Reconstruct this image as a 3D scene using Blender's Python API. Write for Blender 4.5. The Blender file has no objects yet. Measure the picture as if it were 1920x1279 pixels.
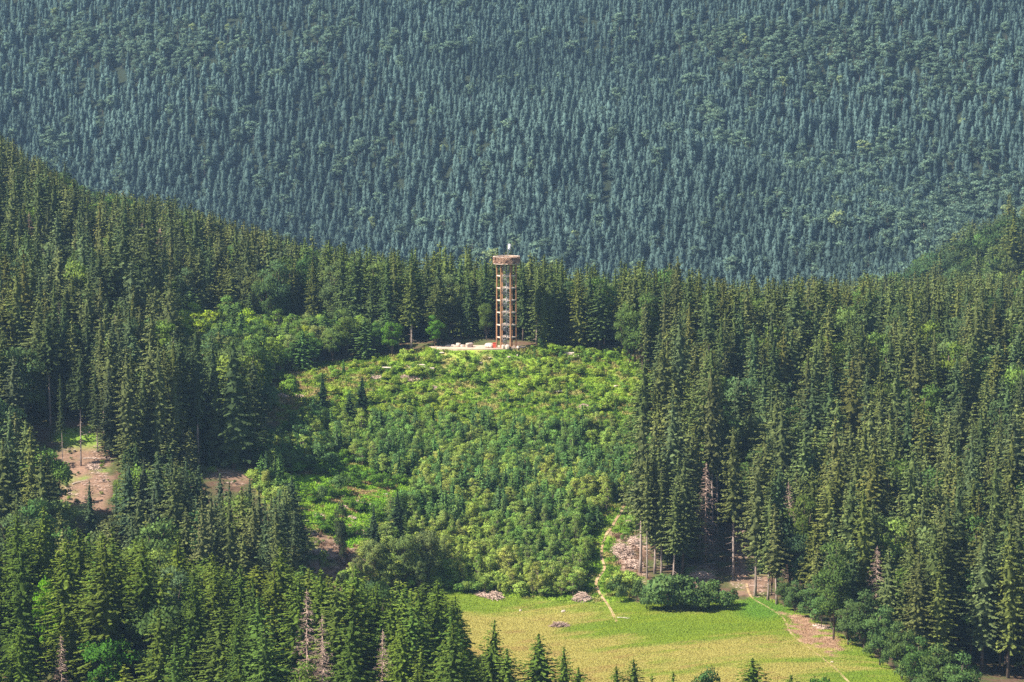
import bpy, math, random
import numpy as np
from mathutils import Vector, Matrix
R = math.radians
random.seed(7); rng = np.random.default_rng(7)
scene = bpy.context.scene
COL = scene.collection

# ------------------------------------------------------------------ camera, sky, sun, exposure
CAM = np.array([0.0, 0.0, 73.6]); PITCH = R(-5.83); F = 5073.0          # F: focal length in pixels of a 1920-pixel-wide frame
cam = bpy.data.cameras.new('camera'); camo = bpy.data.objects.new('camera', cam); COL.objects.link(camo)
camo.location = CAM; camo.rotation_euler = (R(90) + PITCH, 0, 0)
cam.sensor_width = 36; cam.lens = F / 1920 * 36; cam.clip_start = 1; cam.clip_end = 12000
scene.camera = camo
SUN_EL, SUN_AZ = 47.0, math.atan2(-0.90, -0.436)
w = bpy.data.worlds.new("World"); scene.world = w; w.use_nodes = True
nt = w.node_tree; bg = nt.nodes['Background']
sky = nt.nodes.new('ShaderNodeTexSky'); sky.sky_type = 'NISHITA'; sky.sun_disc = False
sky.sun_elevation = R(SUN_EL); sky.sun_rotation = SUN_AZ
nt.links.new(sky.outputs[0], bg.inputs[0]); bg.inputs[1].default_value = 0.078
sl = bpy.data.lights.new('sun', 'SUN'); sl.energy = 5.0; sl.angle = R(0.53); sl.color = (1.0, 0.93, 0.82)
so = bpy.data.objects.new('sun', sl); COL.objects.link(so)
sdir = Vector((math.sin(SUN_AZ) * math.cos(R(SUN_EL)), math.cos(SUN_AZ) * math.cos(R(SUN_EL)), math.sin(R(SUN_EL))))
so.rotation_euler = sdir.to_track_quat('Z', 'Y').to_euler()
scene.view_settings.view_transform = 'Standard'; scene.view_settings.look = 'None'
scene.view_settings.exposure = 1.32; scene.view_settings.gamma = 1
scene.render.engine = 'CYCLES'
cy = scene.cycles; cy.max_bounces = 5; cy.diffuse_bounces = 2; cy.glossy_bounces = 1; cy.transmission_bounces = 2; cy.volume_bounces = 0
cy.use_denoising = False
HAZE_DENSITY = 0.000062

# ------------------------------------------------------------------ small maths: pixels <-> world, noise, polygons
cp, sp = math.cos(PITCH), math.sin(PITCH)
FW = np.array([0, cp, sp]); UP = np.array([0, -sp, cp])
def ray(px, py):
    x = (px - 960.0) / F; u = (639.5 - py) / F
    return np.stack([x + 0 * u, u * UP[1] + FW[1] + 0 * x, u * UP[2] + FW[2] + 0 * x], -1)
def at_y(px, py, Y):
    d = ray(np.asarray(px, float), np.asarray(py, float)); t = Y / d[..., 1]
    return CAM + d * t[..., None]
def proj(P):
    v = np.asarray(P, float) - CAM; zc = v @ FW
    return 960 + F * v[..., 0] / zc, 639.5 - F * (v @ UP) / zc
def inpoly(px, py, poly):
    px = np.asarray(px); py = np.asarray(py); c = np.zeros(px.shape, bool); n = len(poly)
    for i in range(n):
        x1, y1 = poly[i]; x2, y2 = poly[(i + 1) % n]
        if y1 == y2: continue
        k = ((y1 > py) != (y2 > py)) & (px < (x2 - x1) * (py - y1) / (y2 - y1) + x1)
        c ^= k
    return c
def h2(i, j, s):
    v = np.sin(i * 127.1 + j * 311.7 + s * 74.7) * 43758.5453
    return v - np.floor(v)
def vnoise(x, y, s=0):
    xi = np.floor(x); yi = np.floor(y); fx = x - xi; fy = y - yi
    fx = fx * fx * (3 - 2 * fx); fy = fy * fy * (3 - 2 * fy)
    a = h2(xi, yi, s); b = h2(xi + 1, yi, s); c = h2(xi, yi + 1, s); d = h2(xi + 1, yi + 1, s)
    return (a * (1 - fx) + b * fx) * (1 - fy) + (c * (1 - fx) + d * fx) * fy
def fbm(x, y, s=0, o=4):
    v = 0; a = .5; t = 0
    for k in range(o): v = v + a * vnoise(x * 2**k + 17.3 * k, y * 2**k - 9.1 * k, s + k); t += a; a *= .5
    return v / t
def sstep(a, b, x):
    t = np.clip((x - a) / (b - a), 0, 1); return t * t * (3 - 2 * t)
def lerp(a, b, t):
    t = np.asarray(t)[..., None]; return np.asarray(a) * (1 - t) + np.asarray(b) * t

# ------------------------------------------------------------------ the lie of the land
CTRL = [ # photo x, photo y, distance
 (900,1120,555),(1400,1140,548),(1100,1200,520),(1100,1279,482),(1700,1279,478),(1500,1180,528),(860,1300,480),
 (600,1040,560),(1150,970,600),(900,850,645),(900,750,680),(900,690,696),(700,690,694),(1050,675,701),(1160,690,697),(1240,720,690),(560,700,690),
 (500,800,640),(500,880,605),(150,800,610),(150,900,580),(0,700,640),(0,900,585),(0,1060,545),(250,1060,546),(450,1060,552),
 (300,620,740),(0,500,800),(0,440,900),(0,385,960),(150,440,905),(300,500,860),(540,600,790),(800,640,745),(1000,646,740),
 (1300,800,665),(1300,665,725),(1600,690,740),(1900,700,770),(1600,900,645),(1900,900,650),(1300,1000,606),(1400,1110,562),
 (1900,1100,570),(1900,1279,505),(0,1279,460),(400,1279,465),(870,1400,440),(0,1450,420),(1500,1400,440),(1900,1420,440),
 (1880,520,1080),(1990,470,1180),(1800,560,1090),(1350,720,1000),(1550,720,1050),(1650,690,1130),(1650,640,900),(1900,640,900)]
pts = [tuple(at_y(a, b, c)) for a, b, c in CTRL]
pts += [(-8,706,0),(4,706,-.1),(-20,706,-.4),(-240,1080,-2),(-120,1000,-22),(-150,1150,-35),(-40,900,-30),(40,880,-38),(120,900,-40),(0,1050,-48),
        (330,700,-12),(330,560,-40),(-330,700,10),(-330,560,-20),(-330,900,30),(330,1000,-25)]
for x in (-700,-350,0,350,700):
    pts += [(x,0,-62),(x,200,-58),(x,1400,-44 + (22 if x > 300 else 0)),(x,1650,74),(x,1900,190),(x,2300,330)]
pts = np.array(pts)
def tps_u(r2): return r2 * np.log(r2 + 1e-9)
XY = pts[:, :2] / 500.0
n_ = len(XY); K = tps_u(((XY[:, None] - XY[None]) ** 2).sum(-1)) + np.eye(n_) * 2e-4
A = np.zeros((n_ + 3, n_ + 3)); A[:n_, :n_] = K; A[:n_, n_] = 1; A[:n_, n_+1:] = XY; A[n_, :n_] = 1; A[n_+1:, :n_] = XY.T
W = np.linalg.solve(A, np.concatenate([pts[:, 2], [0, 0, 0]]))
TC = np.array([-9.0, 705.5])
def ground(x, y):
    x = np.asarray(x, float); y = np.asarray(y, float); sh = x.shape
    q = np.stack([x.ravel(), y.ravel()], -1) / 500.0; out = np.empty(len(q))
    for i in range(0, len(q), 20000):
        b = q[i:i+20000]
        out[i:i+20000] = tps_u(((b[:, None] - XY[None]) ** 2).sum(-1)) @ W[:n_] + W[n_] + b @ W[n_+1:]
    z = out.reshape(sh)
    z = z + (fbm(x / 60, y / 60, 3) - .5) * 3.0 * sstep(720, 900, y) + (fbm(x / 14, y / 14, 5) - .5) * 1.2 * sstep(480, 700, y) * (1 - sstep(1200, 1400, y))
    far = sstep(1300, 1550, y)
    z = z + far * (16 * np.sin((x + .55 * y) / 62 + 1.2 * np.sin(y / 120)) + (fbm((x + .3 * y) / 120, y / 160, 9) - .5) * 44)
    m = 1 - sstep(.75, 1.35, np.sqrt(((x - TC[0]) / 13.5) ** 2 + ((y - TC[1]) / 7.0) ** 2))
    return z * (1 - m) + m * (-0.12)
def hit(px, py, y0=430.0, y1=1300.0):
    """ground point seen at a photo pixel"""
    ys = np.arange(y0, y1, 1.0); P = at_y(np.full(ys.shape, float(px)), np.full(ys.shape, float(py)), ys)
    g = ground(P[:, 0], P[:, 1]); k = np.nonzero(P[:, 2] <= g)[0]
    i = k[0] if len(k) else len(ys) - 1
    return np.array([P[i, 0], P[i, 1], g[i]])

# ------------------------------------------------------------------ zones, given by where their ground is seen
CLEAR = [(490,705),(560,684),(640,676),(760,664),(812,650),(1010,650),(1170,664),(1240,700),(1232,760),(1200,860),(1190,960),(1196,1000),(1205,1060),
         (1190,1100),(1182,1140),(1400,1138),(1412,1112),(1505,1150),(1600,1205),(1700,1275),(1820,1420),(870,1420),(872,1225),(600,1185),(640,1120),(862,1110),(760,1105),(650,1105),(560,1070),(540,1000),(470,900),(500,860),(545,800),(500,760)]
MEADOW = [(600,1108),(860,1112),(925,1117),(1090,1130),(1180,1130),(1400,1126),(1412,1116),(1505,1150),(1600,1205),(1700,1275),(1830,1440),(872,1440),(872,1225),(600,1185)]
LOWGRASS = [(520,925),(535,885),(580,872),(660,862),(700,890),(765,905),(790,930),(770,960),(720,1000),(690,1060),(660,1090),(560,1060),(555,980),(545,930)]
UPGRASS = [(495,703),(560,688),(650,690),(625,760),(570,812),(492,790)]
TOPGRASS = [(640,672),(820,655),(1000,655),(1160,665),(1235,700),(1215,745),(1090,770),(900,745),(700,740),(600,745),(590,700)]
BROWN = [[(112,805),(180,800),(208,880),(200,950),(135,975),(112,900)],[(395,868),(485,866),(492,898),(455,905),(400,898)],[(560,985),(600,1000),(690,1035),(700,1100),(560,1090)],
         [(1150,1000),(1205,1000),(1215,1100),(1165,1095)],[(1372,925),(1405,940),(1440,1125),(1375,1110)],[(1290,1060),(1340,1060),(1345,1100),(1290,1100)]]
DIRT = [(1455,1140),(1500,1150),(1555,1180),(1580,1215),(1560,1240),(1515,1210),(1470,1165)]
def zones(x, y):
    z = ground(x, y); px, py = proj(np.stack([x, y, z], -1))
    jx = px + (fbm(x / 5, y / 5, 31) - .5) * 40; jy = py + (fbm(x / 5, y / 5, 32) - .5) * 24
    near = y < 760
    return dict(z=z, px=px, py=py, clear=inpoly(px, py, CLEAR) & near, meadow=inpoly(px, py, MEADOW) & (y < 600), low=inpoly(jx, jy, LOWGRASS) & near, up=inpoly(jx, jy, UPGRASS) & near,
                top=inpoly(jx, jy, TOPGRASS) & near, brown=np.any([inpoly(jx, jy, b) for b in BROWN], 0) & (y < 660), dirt=inpoly(jx, jy, DIRT) & (y < 600))
PATHS = [[(1172,945),(1165,960),(1150,985),(1134,1010),(1127,1040),(1133,1068),(1118,1092),(1124,1115),(1142,1140),(1157,1168)],
         [(1400,1095),(1408,1120),(1440,1140),(1468,1160),(1484,1190),(1520,1218),(1556,1246),(1600,1290),(1680,1370)]]
PW = []
for P in PATHS:
    q = np.array([hit(*p) for p in P])[:, :2]; out = []
    for i in range(len(q) - 1):
        p0, p1, p2, p3 = q[max(i-1, 0)], q[i], q[i+1], q[min(i+2, len(q)-1)]; m = max(3, int(np.linalg.norm(p2 - p1) / .8))
        for k in range(m):
            t = k / m; out.append(.5 * ((2*p1) + (-p0+p2)*t + (2*p0-5*p1+4*p2-p3)*t*t + (-p0+3*p1-3*p2+p3)*t**3))
    out.append(q[-1]); PW.append(np.array(out))
def path_dist(x, y):
    d = np.full(np.shape(x), 1e9)
    for q in PW:
        for p in q[::2]: d = np.minimum(d, (x - p[0]) ** 2 + (y - p[1]) ** 2)
    return np.sqrt(d)
STRAW, GREEN, LIME = (.40, .34, .105), (.17, .255, .035), (.22, .32, .035)
def cover(x, y, Z):
    """albedo of the land cover"""
    n1 = fbm(x / 9, y / 9, 41); n2 = fbm(x / 2.2, y / 2.2, 43); n3 = fbm(x / 30, y / 30, 44)
    c = lerp((.085, .05, .034), (.14, .085, .05), n1)
    c = lerp(c, (.06, .09, .02), sstep(.4, .6, n2) * .7)
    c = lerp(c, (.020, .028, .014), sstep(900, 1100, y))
    cl = lerp(LIME, (.12, .21, .022), sstep(.35, .6, n1)); cl = lerp(cl, (.32, .25, .10), sstep(.52, .66, n2) * .75)
    c = np.where(Z['clear'][..., None], cl, c)
    lo = lerp((.15, .32, .02), (.20, .30, .03), n1); lo = lerp(lo, (.34, .2, .12), sstep(.56, .68, n2) * .8)
    c = np.where(Z['low'][..., None], lo, c)
    ug = lerp((.3, .22, .10), LIME, sstep(.35, .65, n2)); c = np.where(Z['up'][..., None], ug, c)
    br = lerp((.28, .17, .115), (.13, .085, .055), n2); br = lerp(br, (.15, .21, .04), sstep(.50, .66, n1 * .6 + n2 * .4)); br = lerp(br, (.16, .26, .03), sstep(850, 825, Z['py']) * (Z['px'] < 230))
    c = np.where(Z['brown'][..., None], br, c)
    u = (x * .93 + y * .36); v = (-x * .36 + y * .93)
    s = fbm(u / 26, v / 7, 51); s2 = fbm(u / 6, v / 1.6, 52); s3 = fbm(u / 50, v / 16, 57)
    px, py = Z['px'], Z['py']
    bias = .24 * np.exp(-(((px - 1000) / 230) ** 2 + ((py - 1215) / 62) ** 2)) + .14 * np.exp(-(((px - 1400) / 170) ** 2 + ((py - 1235) / 55) ** 2)) \
         - .22 * np.exp(-(((px - 1240) / 130) ** 2 + ((py - 1180) / 34) ** 2)) - .25 * np.exp(-(((px - 1430) / 70) ** 2 + ((py - 1145) / 26) ** 2)) - .12 * sstep(1150, 1120, py) - .10 * sstep(1560, 1650, px)
    st = sstep(.38, .62, s * .42 + s2 * .40 + s3 * .18 + bias - .05)
    me = lerp(GREEN, (.24, .30, .03), fbm(u / 11, v / 3, 53)); me = lerp(me, (.14, .26, .035), sstep(.2, .8, np.exp(-(((px - 1430) / 60) ** 2 + ((py - 1140) / 26) ** 2))))
    me = lerp(me, STRAW, st * .92); me = lerp(me, (.34, .22, .09), sstep(.6, .75, fbm(u / 8, v / 3, 58)) * .5 * st)
    c = np.where(Z['meadow'][..., None], me, c)
    c = np.where((Z['dirt'] & (n2 > .38))[..., None], lerp((.46, .29, .2), (.34, .22, .13), n2), c)
    return c

# ------------------------------------------------------------------ materials
def mat(name, rough=.9):
    m = bpy.data.materials.new(name); m.use_nodes = True; b = m.node_tree.nodes['Principled BSDF']
    b.inputs['Roughness'].default_value = rough; b.inputs['Specular IOR Level'].default_value = .15
    return m, m.node_tree, b
def N(t, typ, **kw):
    n = t.nodes.new(typ)
    for k, v in kw.items(): setattr(n, k, v)
    return n
def foliage(name, trans=.30):
    m = bpy.data.materials.new(name); m.use_nodes = True; t = m.node_tree; t.nodes.clear()
    out = N(t, 'ShaderNodeOutputMaterial'); mix = N(t, 'ShaderNodeMixShader'); mix.inputs[0].default_value = trans
    d = N(t, 'ShaderNodeBsdfDiffuse'); tr = N(t, 'ShaderNodeBsdfTranslucent')
    a = N(t, 'ShaderNodeAttribute', attribute_type='INSTANCER', attribute_name='tint')
    v = N(t, 'ShaderNodeAttribute', attribute_type='GEOMETRY', attribute_name='var')
    g = N(t, 'ShaderNodeAttribute', attribute_type='GEOMETRY', attribute_name='warm')
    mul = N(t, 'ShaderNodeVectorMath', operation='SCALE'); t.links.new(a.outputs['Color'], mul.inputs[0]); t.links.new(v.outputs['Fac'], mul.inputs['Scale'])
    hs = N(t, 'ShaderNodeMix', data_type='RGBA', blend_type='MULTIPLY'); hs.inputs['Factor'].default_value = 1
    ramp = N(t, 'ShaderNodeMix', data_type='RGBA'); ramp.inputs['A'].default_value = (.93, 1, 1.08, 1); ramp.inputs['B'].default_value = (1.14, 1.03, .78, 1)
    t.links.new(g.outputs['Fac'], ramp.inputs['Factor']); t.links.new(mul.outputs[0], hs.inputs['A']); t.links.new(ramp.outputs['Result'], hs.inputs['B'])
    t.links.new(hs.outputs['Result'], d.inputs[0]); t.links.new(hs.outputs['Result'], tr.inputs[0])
    t.links.new(d.outputs[0], mix.inputs[1]); t.links.new(tr.outputs[0], mix.inputs[2]); t.links.new(mix.outputs[0], out.inputs[0])
    return m
M_LEAF = foliage('foliage', .28); M_NEEDLE = foliage('needles', .08); M_GRASS = foliage('grass_blades', .30)
def noisy(name, c1, c2, scale, rough=.9, stretch=None, space='Object', bump=0.0):
    m, t, b = mat(name, rough); tc = N(t, 'ShaderNodeTexCoord'); mp = N(t, 'ShaderNodeMapping')
    t.links.new(tc.outputs[space], mp.inputs[0])
    if stretch: mp.inputs['Scale'].default_value = stretch
    n = N(t, 'ShaderNodeTexNoise'); n.inputs['Scale'].default_value = scale; n.inputs['Detail'].default_value = 5
    t.links.new(mp.outputs[0], n.inputs[0]); r = N(t, 'ShaderNodeValToRGB'); r.color_ramp.elements[0].position = .32; r.color_ramp.elements[1].position = .68
    r.color_ramp.elements[0].color = (*c1, 1); r.color_ramp.elements[1].color = (*c2, 1)
    t.links.new(n.outputs[0], r.inputs[0]); t.links.new(r.outputs[0], b.inputs['Base Color'])
    if bump:
        bp = N(t, 'ShaderNodeBump'); bp.inputs['Strength'].default_value = .6; bp.inputs['Distance'].default_value = bump
        t.links.new(n.outputs[0], bp.inputs['Height']); t.links.new(bp.outputs[0], b.inputs['Normal'])
    return m
M_BARK = noisy('bark', (.05, .036, .026), (.15, .11, .085), 3.0, stretch=(1, 1, .25))
M_PALEBARK = noisy('pale_bark', (.15, .11, .09), (.42, .33, .28), 2.0, stretch=(1, 1, .25))
M_DEAD = noisy('dead_wood', (.20, .13, .10), (.40, .29, .23), 2.5)
M_STICK = noisy('bleached_sticks', (.30, .20, .15), (.58, .44, .36), 2.0)
M_LOG = noisy('cut_wood', (.36, .28, .22), (.62, .53, .46), 3.0)
M_ROCK = noisy('pale_rock', (.34, .26, .205), (.58, .48, .40), 1.6, bump=.1)
M_GRAVEL = noisy('gravel', (.36, .26, .19), (.55, .42, .32), .8, space='Generated' if False else 'Object', bump=.03)
M_PATH = noisy('trodden_earth', (.29, .18, .09), (.46, .33, .19), .7)
M_TIMBER = noisy('larch_timber', (.22, .11, .052), (.37, .195, .10), 2.2, stretch=(1, 1, .15))
M_TIMBER2 = noisy('pale_timber', (.42, .32, .25), (.68, .55, .45), 2.0)
M_NEST = noisy('woven_branches', (.11, .05, .032), (.52, .34, .235), 1.3)
M_STEEL = noisy('galvanised_steel', (.20, .20, .20), (.36, .36, .36), 3.0, rough=.45)
M_RED = noisy('red_paint', (.50, .07, .04), (.62, .11, .07), 2.0, rough=.5)
M_FLAG = noisy('white_cloth', (.72, .71, .74), (.85, .84, .86), 2.0)
mg, t, b = mat('land_cover', .95)
a = N(t, 'ShaderNodeAttribute', attribute_name='cover'); tc = N(t, 'ShaderNodeTexCoord')
n1 = N(t, 'ShaderNodeTexNoise'); n1.inputs['Scale'].default_value = 1.3; n1.inputs['Detail'].default_value = 6; n1.inputs['Roughness'].default_value = .7
t.links.new(tc.outputs['Object'], n1.inputs[0]); mr = N(t, 'ShaderNodeMapRange'); mr.inputs['From Min'].default_value = .3; mr.inputs['From Max'].default_value = .7; mr.inputs['To Min'].default_value = .6; mr.inputs['To Max'].default_value = 1.35
t.links.new(n1.outputs[0], mr.inputs[0]); vm = N(t, 'ShaderNodeVectorMath', operation='SCALE'); t.links.new(a.outputs['Color'], vm.inputs[0]); t.links.new(mr.outputs[0], vm.inputs['Scale']); t.links.new(vm.outputs[0], b.inputs['Base Color'])
bp = N(t, 'ShaderNodeBump'); bp.inputs['Strength'].default_value = .7; bp.inputs['Distance'].default_value = .25; t.links.new(n1.outputs[0], bp.inputs['Height']); t.links.new(bp.outputs[0], b.inputs['Normal'])
M_LAND = mg

# ------------------------------------------------------------------ mesh helpers
class MB:
    """collects verts, faces and per-face data, then becomes ONE mesh"""
    def __init__(s): s.v = []; s.f = []; s.nv = 0; s.var = []; s.warm = []; s.mi = []; s.n = []; s.kit = False
    def add(s, v, f, var=1.0, warm=.3, mi=0):
        v = np.asarray(v, float).reshape(-1, 3); s.v.append(v); s.n.append(np.zeros_like(v)); o = s.nv; s.nv += len(v)
        s.f += [tuple(i + o for i in q) for q in f]; k = len(f)
        s.var.append(np.broadcast_to(var, k)); s.warm.append(np.broadcast_to(warm, k)); s.mi.append(np.full(k, mi))
    def kites(s, c, ax, side, l, wd, var, warm, mi=0, out=None, soft=.8):
        """n leaf-shaped quads: c base, ax direction, side direction, l length, wd width, out the way the crown's surface faces there"""
        c = np.asarray(c); n = len(c); l = np.broadcast_to(l, n)[:, None]; wd = np.broadcast_to(wd, n)[:, None]; side = np.array(side, float)
        gn = unit(np.cross(side, ax)); out = gn if out is None else np.broadcast_to(out, gn.shape)
        fl = np.where((gn * out).sum(-1) < 0, -1.0, 1.0)[:, None]; side = side * fl; gn = gn * fl; nn = unit(out * soft + gn * (1 - soft * .6))
        V = np.stack([c, c + ax * l * .45 - side * wd * .5, c + ax * l, c + ax * l * .45 + side * wd * .5], 1)
        gg = np.cross(V[:, 1] - V[:, 0], V[:, 3] - V[:, 0]); bad = (gg * gn).sum(-1) < 0; V[bad] = V[bad][:, [0, 3, 2, 1]]
        s.v.append(V.reshape(-1, 3)); s.n.append(np.repeat(nn, 4, 0)); s.kit = True; o = s.nv; s.nv += 4 * n
        s.f += [(o + 4*i, o + 4*i + 1, o + 4*i + 2, o + 4*i + 3) for i in range(n)]
        s.var.append(np.broadcast_to(var, n)); s.warm.append(np.broadcast_to(warm, n)); s.mi.append(np.full(n, mi))
    def tube(s, P, rad, k=6, cap=True, mi=0):
        P = np.asarray(P, float); rad = np.broadcast_to(rad, len(P)); V = []
        for i in range(len(P)):
            d = P[min(i+1, len(P)-1)] - P[max(i-1, 0)]; d = d / (np.linalg.norm(d) + 1e-9)
            a = np.cross(d, (0, 0, 1.0) if abs(d[2]) < .9 else (1.0, 0, 0)); a /= np.linalg.norm(a); bb = np.cross(d, a)
            for j in range(k):
                th = 2 * math.pi * j / k; V.append(P[i] + (a * math.cos(th) + bb * math.sin(th)) * rad[i])
        f = [(i*k + j, i*k + (j+1) % k, (i+1)*k + (j+1) % k, (i+1)*k + j) for i in range(len(P)-1) for j in range(k)]
        if cap: f += [tuple(range(k))[::-1], tuple((len(P)-1)*k + j for j in range(k))]
        s.add(V, f, mi=mi)
    def box(s, c, sz, rz=0, mi=0):
        c = np.asarray(c); hx, hy, hz = np.asarray(sz) / 2.0; V = []
        for X in (-hx, hx):
            for Y in (-hy, hy):
                for Z in (-hz, hz): V.append((c[0] + X*math.cos(rz) - Y*math.sin(rz), c[1] + X*math.sin(rz) + Y*math.cos(rz), c[2] + Z))
        s.add(V, [(0,1,3,2),(4,6,7,5),(0,4,5,1),(2,3,7,6),(0,2,6,4),(1,5,7,3)], mi=mi)
    def mesh(s, name, mats, smooth=False):
        me = bpy.data.meshes.new(name); V = np.concatenate(s.v); me.from_pydata(V.tolist(), [], s.f)
        for m in mats: me.materials.append(m)
        for nm, arr in (('var', s.var), ('warm', s.warm)):
            at = me.attributes.new(nm, 'FLOAT', 'FACE'); at.data.foreach_set('value', np.concatenate(arr).astype(np.float32))
        mi = np.concatenate(s.mi).astype(np.int32)
        if mi.max() > 0: me.polygons.foreach_set('material_index', mi)
        if smooth: me.polygons.foreach_set('use_smooth', np.ones(len(me.polygons), bool))
        me.update()
        if s.kit: me.polygons.foreach_set('use_smooth', np.ones(len(me.polygons), bool)); me.normals_split_custom_set_from_vertices(np.concatenate(s.n).tolist())
        return me
def link(name, data, parent=None, loc=None, rot=None, scale=None):
    o = bpy.data.objects.new(name, data); COL.objects.link(o)
    if parent: o.parent = parent
    if loc is not None: o.location = loc
    if rot is not None: o.rotation_euler = rot
    if scale is not None: o.scale = scale
    return o
def tag(o, label, cat, group=None):
    o['label'] = label; o['category'] = cat
    if group: o['group'] = group
    return o
def unit(v): return v / (np.linalg.norm(v, axis=-1, keepdims=True) + 1e-9)

# ------------------------------------------------------------------ vegetation prototypes (metres, base at the origin)
def spruce(seed, H=27, Rad=2.9, cb=.15, levels=36, nb=9, dens=1.5, leaf=.75, shag=1.0, mi=0, mb=None, holes=.12, pw=.8, core=.5, tip=.3, solid=None):
    g = np.random.default_rng(seed); mb = mb or MB(); lop = g.uniform(0, 6.28); amp = g.uniform(.1, .25)
    bulge = g.uniform(.7, 1.22, 12)
    if core:   # needles and dead twigs round the stem, coloured darker for inner shade unless solid
        m_, q_ = (14, 9) if solid else (30, 11); V = []
        for i in range(m_ + 1):
            t = i / m_; r = (Rad * (1 - t) ** (pw + (.0 if solid else .12)) * min(1, .6 + 1.4 * t) + .05) * core * np.interp(t * 11, np.arange(12), bulge)
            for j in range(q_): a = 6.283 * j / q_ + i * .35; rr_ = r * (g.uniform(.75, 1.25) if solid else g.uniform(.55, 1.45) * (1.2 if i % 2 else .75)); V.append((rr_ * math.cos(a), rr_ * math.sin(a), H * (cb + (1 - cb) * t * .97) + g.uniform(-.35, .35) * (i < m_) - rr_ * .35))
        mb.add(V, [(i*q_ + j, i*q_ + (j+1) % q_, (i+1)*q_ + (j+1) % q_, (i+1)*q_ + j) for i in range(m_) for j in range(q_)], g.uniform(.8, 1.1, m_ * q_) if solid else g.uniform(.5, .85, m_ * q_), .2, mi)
    for i in range(levels):
        t = i / (levels - 1); z = H * (cb + (1 - cb) * (t ** .97)) - .3
        base = Rad * (1 - t) ** pw * min(1, .75 + 1.4 * t) + tip * min(1, 8 * (1 - t))
        base *= np.interp(t * 11, np.arange(12), bulge) ** shag
        k = max(4, int(nb * (1 - .45 * t)))
        for j in range(k):
            if g.random() < holes * (1 - t): continue
            az = 6.283 * (j + g.uniform(-.35, .35)) / k + i * 2.4
            rad = base * g.uniform(.62, 1.2) * (1 + amp * math.cos(az - lop)); zz = z + g.uniform(-.6, .6) * H * (1 - cb) / levels
            n = max(2, int(rad * dens * 2.2)); u = np.sort(g.uniform(.0, 1, n)) ** .75; u[-1] = 1; u[0] = .04
            droop = g.uniform(.15, .45) * (1 - .7 * t); up = g.uniform(.1, .35); bv = g.uniform(.8, 1.2)
            d = np.array([math.cos(az), math.sin(az), 0]); sd = np.array([-d[1], d[0], 0])
            if t > .93: droop = -.6
            P = d * (rad * u)[:, None]; P[:, 2] = zz - droop * rad * u + up * rad * u ** 2 * .6
            for rep in range(3):
                yaw = g.uniform(-1.15, 1.15, n); ax = d * np.cos(yaw)[:, None] + sd * np.sin(yaw)[:, None]
                ax[:, 2] = g.uniform(-.55, .15, n) if rep < 2 else g.uniform(-1.3, -.4, n); ax = unit(ax)
                s0 = unit(np.cross(ax, (0, 0, 1.0))); nn = np.cross(s0, ax); r = g.uniform(-.5, .5, n)
                sd2 = s0 * np.cos(r)[:, None] + nn * np.sin(r)[:, None]
                L = leaf * g.uniform(.7, 1.35, n) * (1 - .3 * t)
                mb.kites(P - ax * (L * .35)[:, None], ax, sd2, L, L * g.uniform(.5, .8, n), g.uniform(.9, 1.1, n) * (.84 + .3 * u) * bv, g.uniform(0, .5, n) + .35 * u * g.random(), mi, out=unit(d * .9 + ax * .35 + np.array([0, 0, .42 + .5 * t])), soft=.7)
    ax = np.array([[0, 0, 1.0]] * 4); a4 = np.arange(4) * 1.57
    mb.kites(np.array([[0, 0, H - 1.1]] * 4), ax, np.stack([np.cos(a4), np.sin(a4), 0 * a4], -1), 1.4, .3, 1.1, .5, mi)
    return mb
def trunk(H, r0, seed, twigs=0, zt=.5, mi=0, mb=None, lean=0.0, k=7):
    g = np.random.default_rng(seed + 99); mb = mb or MB(); zs = np.linspace(-.8, H, 9)
    P = np.stack([g.normal(0, .03, 9).cumsum() + lean * (zs / H) ** 2, g.normal(0, .03, 9).cumsum(), zs], -1)
    rr = r0 * (1 - .93 * np.clip(zs / H, 0, 1)); rr[0] *= 1.5
    mb.tube(P, rr, k, mi=mi)
    for i in range(twigs):
        z = H * g.uniform(.05, zt); az = g.uniform(0, 6.28); L = g.uniform(.5, 1.9); d = np.array([math.cos(az), math.sin(az), -.25])
        p0 = np.array([0, 0, z]); mb.tube([p0, p0 + d * L * .6, p0 + d * L + (0, 0, .1)], [.045, .03, .012], 3, mi=mi)
    return mb
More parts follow.
